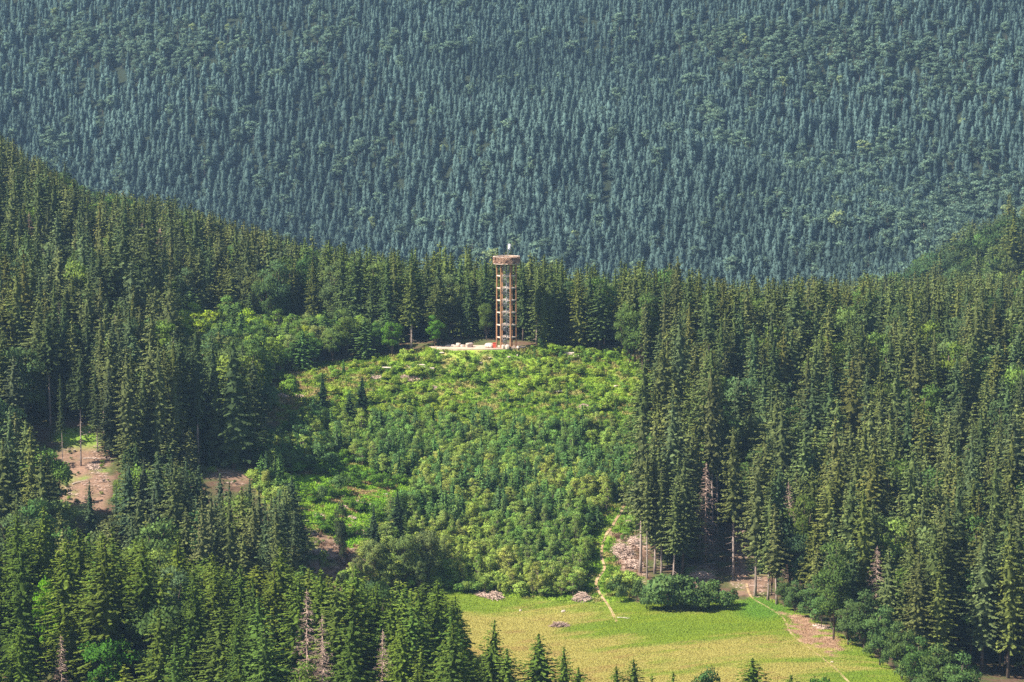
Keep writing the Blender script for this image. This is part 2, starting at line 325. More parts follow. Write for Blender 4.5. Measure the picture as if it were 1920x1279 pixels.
def lobes_crown(seed, H, Rx, z0, nl, lr, per, leaf, cone=0.0, mi=0, mb=None, gap=.25, spread=1.0):
    """a crown of overlapping leaf clumps; returns (mb, clump centres)"""
    g = np.random.default_rng(seed); mb = mb or MB(); C = []
    hz = (H - z0) / 2; cz = z0 + hz
    for i in range(nl):
        for _ in range(30):
            p = g.uniform(-1, 1, 3)
            if .30 < np.linalg.norm(p) < 1.0: break
        rz = 1 - cone * (p[2] * .5 + .5)
        c = np.array([p[0] * Rx * rz * spread * .82, p[1] * Rx * rz * spread * .82, cz + p[2] * (hz - lr * .7)])
        r = lr * g.uniform(.65, 1.25) * (1 - .45 * cone * (p[2] * .5 + .5)); C.append(c); cw = g.uniform(-.15, .3); cv = g.uniform(.85, 1.15)
        n = int(per * (r / lr) ** 1.6); d = unit(g.normal(size=(n, 3))); d[:, 2] = np.where(d[:, 2] < -.35, d[:, 2] * -.6, d[:, 2]); d = unit(d)
        q = c + d * (r * (1 - g.random(n) ** 2 * .5) * (1 + .22 * np.sin(d[:, 0] * 9 + i) * np.cos(d[:, 1] * 8)))[:, None] * np.array([1, 1, .8])
        ax = unit(d * .5 + g.normal(size=(n, 3)) * .75 - np.array([0, 0, .15])); s0 = unit(np.cross(ax, g.normal(size=(n, 3))))
        L = leaf * g.uniform(.6, 1.4, n)
        mb.kites(q - ax * (L * .4)[:, None], ax, s0, L, L * g.uniform(.55, .85, n), g.uniform(.75, 1.25, n) * cv, np.clip(g.uniform(0, .6, n) + cw, 0, 1), mi, out=unit(d * .75 + unit((q - np.array([0, 0, cz])) / np.array([Rx, Rx, hz])) * .55 + np.array([0, 0, .15])))
    return mb, C
def limbs(C, H, r0, z0, seed, mi=0, mb=None):
    g = np.random.default_rng(seed + 5); mb = mb or MB(); zs = np.linspace(-.6, H * .8, 7)
    P = np.stack([g.normal(0, .08, 7).cumsum(), g.normal(0, .08, 7).cumsum(), zs], -1); mb.tube(P, r0 * (1 - .85 * np.clip(zs / H, 0, 1)), 7, mi=mi)
    for c in C:
        k = min(5, max(1, int((max(z0 * .7, c[2] * .55) / (H * .8)) * 6))); p0 = P[k]
        m = (p0 + c) / 2 + (0, 0, -.25); mb.tube([p0, m, c], [r0 * .28, r0 * .18, .03], 4, mi=mi)
    return mb
def dead_spruce(seed, H=20, R0=2.6, cb=.05):
    g = np.random.default_rng(seed); tw = MB()
    for i in range(230):
        t = g.uniform(0, .98) ** .9; z = H * (cb + (1 - cb) * t); az = g.uniform(0, 6.28); L = R0 * (1 - t) ** .7 * g.uniform(.4, 1.1) + .15
        d = np.array([math.cos(az), math.sin(az), -.25 - .3 * g.random()]); s = np.array([-d[1], d[0], 0]); p0 = np.array([0, 0, z])
        tip = p0 + d * L + (0, 0, .22 * L); mid = p0 + d * L * .55
        tw.tube([p0, mid, tip], [.05, .035, .012], 3)
        for q in range(3):
            p = p0 + (mid - p0) * g.uniform(.5, 1.9); e = p + (d * .6 + s * g.uniform(-1, 1) + (0, 0, -.4)) * L * .28; tw.tube([p, e], [.025, .01], 3)
    return tw
# detailed prototypes: (crown mesh, trunk mesh)
PROTO = {}
def reg(key, crown, tr, cm, tm, H): PROTO[key] = (crown.mesh(key + '_crown', [cm]) if crown else None, tr.mesh(key + '_trunk', [tm], True) if tr else None, H)
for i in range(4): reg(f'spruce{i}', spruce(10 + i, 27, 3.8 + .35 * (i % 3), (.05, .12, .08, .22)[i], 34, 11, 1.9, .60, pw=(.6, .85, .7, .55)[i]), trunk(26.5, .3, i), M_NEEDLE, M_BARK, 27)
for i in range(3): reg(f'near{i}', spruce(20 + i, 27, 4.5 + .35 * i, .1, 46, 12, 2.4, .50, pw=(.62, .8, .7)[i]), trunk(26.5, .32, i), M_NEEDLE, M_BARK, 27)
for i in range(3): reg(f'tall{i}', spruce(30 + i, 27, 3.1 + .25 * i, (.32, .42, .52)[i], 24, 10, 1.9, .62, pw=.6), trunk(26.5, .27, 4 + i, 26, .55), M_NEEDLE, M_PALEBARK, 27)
reg('wide0', spruce(40, 27, 7.4, .08, 22, 10, 1.5, .85, 1.3, holes=.15, pw=.5), trunk(26.5, .45, 8, 10, .2), M_NEEDLE, M_BARK, 27)
for i in range(3): reg(f'yspruce{i}', spruce(50 + i, 8, 2.1, .03, 13, 8, 1.9, .5, .4, holes=.03, pw=.85), trunk(7.6, .1, 12 + i, k=5), M_NEEDLE, M_BARK, 8)
for i in range(4):
    Hh, Rx = (17, 5.2) if i < 3 else (20, 4.4)
    c, C = lobes_crown(60 + i, Hh, Rx, Hh * (.12, .2, .06, .14)[i], 40, 1.75, 150, .5); reg(f'broad{i}', c, limbs(C, Hh, .3, Hh * .25, i), M_LEAF, M_BARK, Hh)
for i in range(3):
    c, C = lobes_crown(70 + i, 9, 2.5, .4, 22, 1.05, 110, .33, .5); reg(f'young{i}', c, limbs(C, 9, .09, 1.5, i), M_LEAF, M_PALEBARK, 9)
for i in range(4):
    c, C = lobes_crown(80 + i, 3.2, 1.8, .1, 13, .7, 95, .26, .3); reg(f'shrub{i}', c, None, M_LEAF, M_BARK, 3.2)
for i in range(2): reg(f'dead{i}', dead_spruce(90 + i), trunk(20, .2, 20 + i), M_DEAD, M_DEAD, 20)
# plain copies of the kinds for the masses (crown and trunk in one mesh)
STUFF = {}
def stuff_proto(key, mb, mats, H):
    o = bpy.data.objects.new('proto_' + key, mb.mesh('mass_' + key, mats)); STUFF[key] = (o, H)
def sp_mass(key, seed, *a, r0=.28, tw=0, tm=None, H=27, **k):
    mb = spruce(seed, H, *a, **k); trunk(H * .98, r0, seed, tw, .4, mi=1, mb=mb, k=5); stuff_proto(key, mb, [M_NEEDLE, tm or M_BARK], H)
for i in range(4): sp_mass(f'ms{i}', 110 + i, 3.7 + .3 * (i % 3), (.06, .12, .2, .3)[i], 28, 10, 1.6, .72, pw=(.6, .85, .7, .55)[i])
def br_mass(key, seed, H, Rx, z0, nl, lr, per, leaf, cone=0.0, r0=.25):
    mb, C = lobes_crown(seed, H, Rx, z0, nl, lr, per, leaf, cone); limbs(C[::3], H, r0, z0, seed, 1, mb); stuff_proto(key, mb, [M_LEAF, M_BARK], H)
for i in range(3): br_mass(f'mb{i}', 120 + i, 17, 4.8, 2, 30, 1.8, 85, .75)
for i in range(3): br_mass(f'my{i}', 130 + i, 9, 2.5, .4, 17, 1.1, 85, .38, .5, .08)
for i in range(3): br_mass(f'mh{i}', 140 + i, 3.2, 1.8, .1, 10, .75, 70, .30, .3, .05)
for i in range(4): sp_mass(f'fs{i}', 150 + i, 4.5 + .4 * (i % 3), .02, 14, 8, 1.0, 1.35, pw=(.42, .55, .48, .38)[i], core=.78, tip=1.0, solid=True)
for i in range(2): br_mass(f'fb{i}', 160 + i, 17, 4.6, 5, 18, 1.8, 45, 1.05)
mb = dead_spruce(170); trunk(20, .2, 3, mb=mb); stuff_proto('fd0', mb, [M_DEAD], 20)
def grass_proto(key, n, h, wd, span, seed, lean=.5):
    g = np.random.default_rng(seed); mb = MB(); c = np.stack([g.uniform(-span, span, n), g.uniform(-span, span, n), np.full(n, -.05)], -1)
    ax = unit(np.stack([g.normal(0, lean, n), g.normal(0, lean, n), np.ones(n)], -1)); s0 = unit(np.cross(ax, g.normal(size=(n, 3))))
    mb.kites(c, ax, s0, h * g.uniform(.5, 1.3, n), wd, g.uniform(.85, 1.15, n), g.uniform(.1, .5, n), out=np.array([0, 0, 1.0]), soft=1.3); stuff_proto(key, mb, [M_GRASS], h)
for i in range(3): grass_proto(f'gm{i}', 40, .27, .09, .62, 180 + i)
for i in range(2): grass_proto(f'gh{i}', 24, .6, .26, .7, 190 + i, .8)

# ------------------------------------------------------------------ the ground: one sheet, the meadow cut out as its own piece
rows = np.concatenate([np.arange(-200, 380, 40), np.arange(380, 470, 6), np.arange(470, 720, 1.5), np.arange(720, 1000, 4), np.arange(1000, 2150, 8)])
uu = np.linspace(-1, 1, 361); uu = np.sign(uu) * (np.abs(uu) * .62 + .38 * np.abs(uu) ** 3)
Wd = 420 + np.clip(rows - 1000, 0, None) * .35
GX = uu[None, :] * Wd[:, None]; GY = np.repeat(rows[:, None], len(uu), 1)
Z = zones(GX, GY); GC = cover(GX, GY, Z); nr, nc = GX.shape
gv = np.stack([GX, GY, Z['z']], -1).reshape(-1, 3)
ii, jj = np.meshgrid(np.arange(nr - 1), np.arange(nc - 1), indexing='ij'); ii = ii.ravel(); jj = jj.ravel()
quads = np.stack([ii * nc + jj, ii * nc + jj + 1, (ii + 1) * nc + jj + 1, (ii + 1) * nc + jj], -1)
mea = Z['meadow'].ravel()[quads].all(1)
def sheet(name, q):
    used, inv = np.unique(q, return_inverse=True); me = bpy.data.meshes.new(name)
    me.from_pydata(gv[used].tolist(), [], inv.reshape(-1, 4).tolist()); me.materials.append(M_LAND)
    at = me.attributes.new('cover', 'FLOAT_COLOR', 'POINT'); c4 = np.concatenate([GC.reshape(-1, 3)[used], np.ones((len(used), 1))], 1).astype(np.float32); at.data.foreach_set('color', c4.ravel())
    me.polygons.foreach_set('use_smooth', np.ones(len(me.polygons), bool)); me.update(); o = link(name, me); o['kind'] = 'structure'; return o
sheet('ground', quads[~mea]); sheet('meadow', quads[mea])
for q, wdt, nm in ((PW[0], .3, 'footpath'), (PW[1], .24, 'footpath')):
    V = []; f = []
    for i in range(len(q)):
        d = q[min(i+1, len(q)-1)] - q[max(i-1, 0)]; d /= np.linalg.norm(d); s = np.array([-d[1], d[0]])
        for k in (-1, 0, 1):
            p = q[i] + s * k * wdt * (.75 + .5 * vnoise(i * .31, k * 3.7, 77)); V.append((p[0], p[1], float(ground(p[0], p[1])) + .07))
    for i in range(len(q) - 1):
        for k in range(2): a = i * 3 + k; f.append((a, a + 1, a + 4, a + 3))
    mbp = MB(); mbp.add(V, f); o = link(nm, mbp.mesh(nm, [M_PATH])); o['kind'] = 'structure'

# ------------------------------------------------------------------ trees: where they stand
T = dict(x=[], y=[], z=[], H=[], wf=[], kind=[], var=[], tint=[], lab=[], rz=[])
def put(x, y, H, kind, var, tint, wf=1.0, lab=None, z=None):
    T['x'].append(x); T['y'].append(y); T['z'].append(z); T['H'].append(H); T['kind'].append(kind); T['var'].append(var); T['tint'].append(tint); T['wf'].append(wf); T['lab'].append(lab); T['rz'].append(random.uniform(0, 6.28))
def jit(c, a=.18):
    k = 1 + random.uniform(-a, a); return tuple(max(.004, v * k * (1 + random.uniform(-.07, .07))) for v in c)
S_R, S_L, S_T, S_F = (.106, .130, .043), (.106, .128, .046), (.104, .136, .040), (.094, .134, .022)
B_D, B_M, B_L = (.075, .125, .032), (.115, .175, .038), (.24, .33, .022)
def skyline(px, y):
    """the highest photo row a tree standing this near may reach"""
    if y < 505: return np.interp(px, [-400, 0, 150, 300, 450, 560, 640, 720, 820, 868, 880, 3000], [960, 955, 990, 1005, 1055, 1050, 1072, 1075, 1092, 1120, 1600, 1600])
    if y < 590: return np.interp(px, [-400, 0, 85, 112, 150, 215, 235, 330, 345, 385, 400, 485, 500, 560, 575, 2000], [700, 730, 790, 955, 985, 960, 862, 850, 858, 872, 905, 900, 925, 895, 985, 985]) if px < 700 else 0
    if y < 735 and 325 < px < 600: return 612 + 30 * max(0, (px - 480) / 120)
    return np.interp(px, [-400, 0, 60, 170, 330, 450, 560, 760, 850, 930, 1100, 1290, 1320, 1600, 1920, 2300], [170, 238, 280, 350, 362, 410, 430, 462, 450, 462, 480, 488, 508, 508, 505, 500]) if y < 1000 else np.interp(px, [1250, 1690, 1760, 1850, 1920, 2100], [520, 505, 445, 370, 330, 290]) if px > 1200 else 0
# hand-placed trees: photo column, photo row of the foot (or None with a distance), photo row of the tip
def tree_at(px, foot, tip, kind, var, tint, wf=1.0, lab=None, Y=None):
    if Y is None: p = hit(px, foot)
    else: x = at_y(float(px), 640., Y)[0]; p = np.array([x, Y, float(ground(x, Y))])
    tp = at_y(float(px), float(tip), p[1]); H = tp[2] - p[2]; put(p[0], p[1], H, kind, var, tint, wf, lab, p[2])
FG = [(826,1086,452,.95,0),(782,1102,448,1,1),(852,1118,458,.9,2),(735,1122,446,1,1),(664,1058,456,.9,2),(702,1098,462,1,0),(598,1066,458,1,1),(520,1020,462,1,2),(556,1075,450,1,0),(920,1163,443,.75,0),(948,1215,440,.9,1),(1014,1188,441,1.0,2),(1059,1212,439,.6,0),(1086,1252,437,.7,1),
      (885,1222,438,1.0,1),(1160,1250,436,.7,2),(1191,1236,437,.75,0),(1415,1234,436,1.1,1),(1226,1268,434,.8,2),(1266,1262,434,.7,0),(1490,1268,433,.9,1),
      (24,962,470,.95,0),(78,950,474,.9,1),(140,988,470,1,2),(205,990,475,1,0),(262,1010,470,.9,1),(330,1000,474,1,0),(392,1035,470,1,2),(452,1058,465,1,1)]
FGL = {920:'dark slender spruce tip alone before the straw-coloured meadow, left of the brush heap',1014:'broad dark spruce before the meadow, below the tower between two slimmer spruces',
       1059:'slim dark spruce with ragged side branches rising before the yellow meadow grass',826:'tall dark spruce at the left edge of the meadow, rightmost of the foreground stand',
       1415:'dark pointed spruce tip before the meadow, near the right-hand footpath',1191:'taller of two small dark spruce tips in front of the middle of the meadow',1160:'shorter of two small dark spruce tips in front of the middle of the meadow'}
for px, tip, Y, wf, v in FG: tree_at(px, None, tip, 'spruce_tree', f'near{v}', jit(S_F), wf * (1.75 if px > 880 else 1.4), FGL.get(px), Y)
tree_at(1330, None, 1246, 'broadleaf_tree', 'broad1', (.06, .12, .035), .62, 'round grey-green broadleaf crown poking up before the meadow, left of a dark spruce tip', 437)
tree_at(1543, None, 1259, 'broadleaf_tree', 'broad0', (.07, .15, .025), .7, 'yellow-green broadleaf crown at the bottom edge, before the right end of the meadow', 436)
tree_at(1372, None, 1275, 'broadleaf_tree', 'broad2', (.07, .15, .025), .5, 'low green broadleaf top between the grey-green crown and the spruce tip before the meadow', 436)
tree_at(110, None, 1125, 'broadleaf_tree', 'broad3', (.12, .25, .012), .6, 'bright yellow-green broadleaf tree among dark spruces in the lower left', 462)
tree_at(78, None, 1075, 'broadleaf_tree', 'broad1', (.12, .26, .012), .45, 'narrow bright lime broadleaf crown above the yellow-green tree at lower left', 466)
tree_at(190, None, 1182, 'broadleaf_tree', 'broad0', (.06, .15, .02), .95, 'broad fresh-green broadleaf crown beside the dead spruce in the lower left corner', 440)
tree_at(560, None, 1235, 'broadleaf_tree', 'broad2', (.12, .18, .03), .9, 'pale olive broadleaf crown at the bottom, below the two dead spruces', 438)
for px, tip, Y, l in ((571,1105,441,'grey-brown dead spruce standing bare, left one of the pair in the foreground stand'),(602,1150,439,'grey-brown dead spruce with spreading twigs, right one of the foreground pair'),
                   (712,1180,438,'broad pinkish-grey dead spruce at the bottom, left of the meadow'),(105,1190,437,'small pinkish-grey dead spruce in the lower left corner'),(600,1200,436,'low dead spruce top directly below the pair of dead spruces')):
    tree_at(px, None, tip, 'dead_spruce', 'dead' + str(px % 2), (.3, .2, .16), 1.25, l, Y)
# second row, mid left
for px, foot, tip, wf in ((170,1085,902,.9),(220,1060,908,.6),(350,1090,883,.95),(388,1085,912,.8),(415,1088,888,.9),(432,1100,905,.9),(470,1095,898,.9),(498,1085,935,.8),(548,1065,893,1.1),(525,1095,930,.9),(330,1100,905,.8),(370,1100,925,.9),(450,1100,925,.9),(560,1090,960,.7),
                          (242,1085,866,1.1),(268,1080,858,1.1),(300,1090,848,1.2),(325,1080,856,1.1),(352,1085,862,1.1),(375,1085,874,1.1),(262,1100,930,1),(290,1100,915,1)):
    tree_at(px, foot, tip, 'spruce_tree', f'spruce{random.randrange(4)}', jit((.062, .088, .044)), wf)
LABS = {(745,1032):'lone dark green spruce on the lower left of the clearing, nearest the tower side',(702,1062):'slender greyish spruce just left of the lone dark spruce in the clearing',(680,795):'dark little spruce among the upper left shrubs of the clearing',
        (605,792):'dark spruce at the left of a pair in the upper left of the clearing'}
for px, foot, tip, wf, c in ((745,1032,918,1.15,(.035,.06,.026)),(702,1062,948,.95,(.05,.08,.035)),(680,795,705,1.0,(.03,.06,.028)),(605,792,700,1.1,(.04,.075,.03)),(655,800,738,1,(.05,.085,.03)),(1200,870,775,1.2,(.035,.06,.022))):
    tree_at(px, foot, tip, 'spruce_tree', f'spruce{px % 2}', c, wf, LABS.get((px, foot)))
tree_at(640, 1078, 936, 'broadleaf_tree', 'broad3', (.055, .075, .035), .42, 'narrow dark broadleaf tree standing alone on the brown felled ground')
for px, foot, tip, wf in ((700,1100,1005,.8),(760,1104,995,.9),(800,1100,985,.85),(835,1085,1000,.8),(730,1108,1035,.8),(672,1105,1040,.7),(785,1112,1040,.7),(640,1112,1070,.7)):
    tree_at(px, foot, tip, 'broadleaf_tree', f'broad{px % 4}', jit((.14, .185, .06)), wf)
# the large trees left of the clearing
tree_at(438, 880, 640, 'spruce_tree', 'wide0', (.062, .092, .035), 1.0, 'huge broad old spruce with heavy drooping limbs at the left edge of the clearing')
tree_at(372, 870, 612, 'spruce_tree', 'tall0', (.055, .08, .03), 1.1, 'tall narrow spruce just left of the huge broad spruce')
tree_at(345, 868, 630, 'spruce_tree', 'tall1', (.055, .08, .03), 1.0)
tree_at(95, 800, 590, 'spruce_tree', 'tall2', (.06, .085, .03), 1.1, 'tall spruce with long bare pale trunk above the left felled patch')
tree_at(80, 770, 575, 'spruce_tree', 'tall1', (.06, .085, .03), 1.2)
tree_at(152, 876, 655, 'spruce_tree', 'tall2', (.055, .075, .03), .75, 'thin spruce with grey bare stem standing on the pink felled patch')
tree_at(118, 880, 700, 'spruce_tree', 'tall1', (.055, .075, .03), .45)
tree_at(183, 850, 690, 'spruce_tree', 'tall0', (.055, .075, .03), .8)
for px, foot, tip in ((240,880,650),(300,880,640),(270,870,690),(330,880,700),(210,840,620),(405,872,700),(470,868,715),(320,885,780),(355,890,800),(250,885,790)): tree_at(px, foot, tip, 'spruce_tree', f'spruce{px % 3}', jit(S_L), 1.1)
# lime broadleaf belt left of centre, and broadleaves at the wood's edge
for px, foot, tip, wf, c in ((352,640,590,1.0,B_L),(385,640,592,1.0,B_L),(470,645,600,1,(.14,.2,.03)),(505,650,598,1.1,(.15,.22,.02)),(540,655,605,1,(.15,.22,.02)),(430,655,600,1,(.09,.13,.035)),
                          (325,690,640,.8,(.08,.17,.035)),(455,630,560,.8,(.09,.13,.045)),(420,740,605,1.0,(.055,.09,.035)),(650,672,575,.9,(.085,.13,.03)),(735,668,598,.95,(.085,.18,.025)),(703,670,600,.8,(.08,.15,.03)),
                          (815,652,588,.9,(.10,.20,.025)),(912,640,562,.7,(.075,.12,.03)),(640,600,495,.8,(.07,.11,.04)),(1205,700,545,.9,(.075,.12,.03)),(1180,690,560,.7,(.07,.12,.03)),(1235,690,580,.6,(.06,.10,.03)),
                          (1420,720,630,1.0,(.075,.15,.035)),(1100,640,560,.5,(.07,.12,.025)),(590,690,620,.8,(.08,.15,.03)),(545,690,640,.8,(.07,.14,.03)),(1620,700,590,1.1,(.06,.12,.03)),(1455,640,560,.8,(.12,.15,.04)),(1545,650,590,.8,(.11,.14,.04)),
                          (1435,990,880,.6,(.10,.14,.05)),(1180,690,610,.6,(.08,.15,.03)),(560,680,600,.8,(.1,.17,.03))):
    tree_at(px, foot, tip, 'broadleaf_tree', f'broad{px % 3}', jit(c, .08), wf, {815:'round bright green broadleaf tree at the forest edge just left of the boulders',735:'fresh green broadleaf tree at the clearing edge, left of the dark gap',912:'olive broadleaf tree right behind the left side of the tower',
                      1205:'tall loose broadleaf tree at the upper right corner of the clearing'}.get(px) if tip != 610 else None)
# bare-stemmed trees at the right-hand wood's edge
for px, foot, tip, wf, l in ((1201,1075,780,1.0,'double-stemmed spruce with long bare pale trunk at the right edge of the clearing'),(1246,925,640,1.0,None),(1322,965,640,1.0,None),(1328,985,655,.9,None),(1336,1000,690,.8,None),(1345,1000,700,.7,None),
                          (1375,1085,800,.9,'spruce with a straight pale trunk beside the logging track'),(1416,1120,850,1.0,'spruce whose pale trunk stands at the foot of the logging track'),(1213,1085,850,.7,None),(1247,700,530,.8,None),(1210,715,560,.8,None),(1190,690,500,.9,None),(1270,690,480,.9,None)):
    tree_at(px, foot, tip, 'spruce_tree', f'tall{(px * 7) % 3}', jit(S_R), wf, l)
for px, foot, tip in ((1240,1085,880),(1262,1093,900),(1281,1080,860),(1228,1078,850),(1250,1070,860),(1270,1060,850),(1440,1128,930),(1456,1134,945)): tree_at(px, foot, tip, 'spruce_tree', 'spruce3' if px % 2 else 'tall0', jit(S_R), 1.1)
tree_at(1563, 1200, 1010, 'broadleaf_tree', 'broad3', (.075, .12, .03), .8, 'broadleaf tree with a bent white stem at the right edge of the meadow')
for px, foot, tip in ((1490,1150,1085),(1525,1165,1080),(1470,1140,1080),(1590,1210,1120),(1620,1225,1100),(1650,1250,1130),(1690,1275,1160),(1720,1300,1190),(1540,1180,1100),(1760,1330,1200),(1800,1360,1220)):
    tree_at(px, foot, tip, 'broadleaf_tree', 'broad2', jit((.075, .13, .038)), .95)
for px, foot, tip in ((1845,545,440),(1880,530,420),(1800,550,450),(1760,555,455),(1900,560,450),(1720,565,480)):
    p = at_y(float(px), float(foot), 1060.0); g = float(ground(p[0], p[1])); put(p[0], p[1], 28, 'spruce_tree' if px % 2 else 'broadleaf_tree', 'tall2' if px % 2 else 'broad1', jit((.05, .085, .035)), 1.1, None, g)

# scattered trees
HEAPS = [(1130,985),(1190,960),(1212,1000),(1222,1150),(1180,1145),(1120,1110)]
LEFTB = [(320,655),(350,638),(560,640),(650,645),(770,657),(640,680),(560,690),(500,720),(440,705),(330,692)]
GUARD = [(571,441),(602,439),(712,438),(105,437),(110,462),(78,466),(190,440),(560,438)]
placed = np.array(list(zip(T['x'], T['y'])))
for q_, l_ in enumerate(T['lab']):
    if l_ and T['y'][q_] > 505:
        z_ = float(ground(T['x'][q_], T['y'][q_])); gp, _ = proj(np.array([T['x'][q_], T['y'][q_], z_])); GUARD.append((float(gp), T['y'][q_]))
def jitter_grid(x0, x1, y0, y1, s, a=.85):
    X, Y = np.meshgrid(np.arange(x0, x1, s), np.arange(y0, y1, s * .9)); X = X + (np.arange(X.shape[0]) % 2)[:, None] * s / 2
    return (X + rng.uniform(-.5, .5, X.shape) * s * a).ravel(), (Y + rng.uniform(-.5, .5, X.shape) * s * a).ravel()
X, Y = jitter_grid(-330, 330, 405, 1270, 5.5)
k = np.abs(X) < .225 * Y + 25; X = X[k]; Y = Y[k]; Zt = zones(X, Y)
dens = fbm(X / 22, Y / 22, 61); bl = fbm(X / 16, Y / 16, 62)
for i in range(len(X)):
    x, y, z, px, py = X[i], Y[i], Zt['z'][i], Zt['px'][i], Zt['py'][i]
    if Zt['clear'][i] or Zt['brown'][i] or Zt['meadow'][i] or Zt['low'][i]: continue
    if ((x - TC[0]) / 16) ** 2 + ((y - 705) / 9) ** 2 < 1: continue
    if 560 < y < 760 and 495 < px < 1205 and py > 700: continue
    if 505 < y < 575 and 560 < px < 1000: continue
    if len(placed) and ((placed - (x, y)) ** 2).sum(1).min() < 4.5: continue
    if y < 505 and 875 < px < 1830: continue
    if y < 505 and random.random() < .38: continue
    if any(gY - 45 < y < gY + 3 and abs(px - gx) < (42 if gY < 445 else 22 if gY < 600 or gx > 600 else 45) for gx, gY in GUARD): continue
    if 1178 < px < 1425 and py > 1068: continue
    if inpoly(px, py, HEAPS) or (1306 < px < 1356 and 1000 < py < 1050): continue
    if inpoly(px, py, LEFTB): continue
    if dens[i] < .36 and random.random() < .7: continue
    left = px < 560
    edge = left and y < 640
    H = random.gauss(24.5, 4.3) if random.random() > .12 else random.uniform(13, 20)
    if y > 800 and left: H *= 1.1
    tint = S_F if y < 505 else S_L if left else S_T if (y > 700 and px < 1300) else S_R
    kind, wf = 'spruce_tree', random.uniform(.85, 1.5)
    broadp = .12 + .5 * sstep(.56, .7, bl[i])
    if px > 1650 and y > 950: broadp += .45
    if y < 505: broadp *= .3
    if 325 < px < 640 and 620 < y < 740: broadp = .6
    if 640 < px < 1180 and 700 < y < 745: broadp = .10
    if random.random() < broadp:
        kind = 'broadleaf_tree'; H = random.uniform(15, 23); tint = random.choice([B_D, B_M, (.085, .125, .045), (.10, .14, .05)]); wf = random.uniform(.75, 1.0)
    tp = skyline(px, y)
    if tp:
        tip_z = at_y(float(px), tp + random.uniform(0, 22), y)[2] - z
        if H > tip_z: H = tip_z - random.uniform(0, 1.5)
    if H < 7: continue
    if kind == 'spruce_tree' and random.random() < .012 and y > 520: kind = 'dead_spruce'; tint = (.3, .2, .16); H = min(H, 22)
    var = {'spruce_tree': random.choice(['spruce0','spruce1','spruce2','spruce3','tall0']), 'broadleaf_tree': random.choice(['broad0','broad1','broad2','broad3']), 'dead_spruce': random.choice(['dead0','dead1'])}[kind]
    if y < 505 and kind == 'spruce_tree': var = random.choice(['near0','near1','near2']); wf *= 1.2
    if kind == 'spruce_tree' and H < 20: wf *= 1.15
    tint = tuple(c_ * f_ for c_, f_ in zip(tint, random.choice([(1, 1, 1), (1, 1, 1), (1.12, 1.05, .85), (.8, .92, 1.1), (.72, .8, .9), (1.2, 1.15, 1.1)])))
    put(x, y, H, kind, var, jit(tint, .22), wf, None, z)

X, Y = jitter_grid(-140, -55, 560, 640, 3.2); Zt = zones(X, Y)
for i in range(len(X)):      # undergrowth between the stems of the left-hand wood
    if Zt['brown'][i] or Zt['clear'][i] or not inpoly(Zt['px'][i], Zt['py'][i], [(215,800),(500,800),(520,880),(395,905),(330,960),(225,960)]): continue
    if random.random() < .5: put(X[i], Y[i], random.uniform(2, 4.5), 'shrub', f'shrub{i % 4}', jit(random.choice([(.10, .18, .035), (.16, .26, .03), (.07, .12, .04)])), 1.1, None, Zt['z'][i])
    elif random.random() < .5: put(X[i], Y[i], random.uniform(4, 8), 'young_spruce', f'yspruce{i % 3}', jit((.07, .115, .04)), 1.0, None, Zt['z'][i])
X, Y = jitter_grid(-140, -40, 540, 640, 1.8); Zt = zones(X, Y); nE = fbm(X / 5, Y / 5, 78)
for i in range(len(X)):      # low growth creeping over the felled ground
    if Zt['brown'][i] and nE[i] > .5 and random.random() < .45: put(X[i], Y[i], random.uniform(.4, 1.3), 'shrub', f'shrub{i % 4}', jit(random.choice([(.13, .21, .04), (.18, .26, .04), (.09, .14, .045)])), 1.1, None, Zt['z'][i])
X, Y = jitter_grid(-130, -20, 600, 770, 4.0); Zt = zones(X, Y)
for i in range(len(X)):
    x, y, z, px, py = X[i], Y[i], Zt['z'][i], Zt['px'][i], Zt['py'][i]
    if not inpoly(px, py, LEFTB) or ((placed - (x, y)) ** 2).sum(1).min() < 5: continue
    r = random.random(); H = random.uniform(5, 10) if px > 480 else random.uniform(7, 13)
    tint = random.choice([(.13, .21, .04), (.17, .25, .04), (.11, .19, .04), (.15, .20, .055), (.24, .32, .03)])
    if r < .25: put(x, y, H * 1.1, 'spruce_tree', f'spruce{i % 3}', jit((.09, .15, .045)), 1.5, None, z)
    elif r < .65: put(x, y, H, 'young_tree', f'young{i % 3}', jit(tint), 1.25, None, z)
    else: put(x, y, H, 'broadleaf_tree', f'broad{i % 3}', jit(tint), 1.05, None, z)
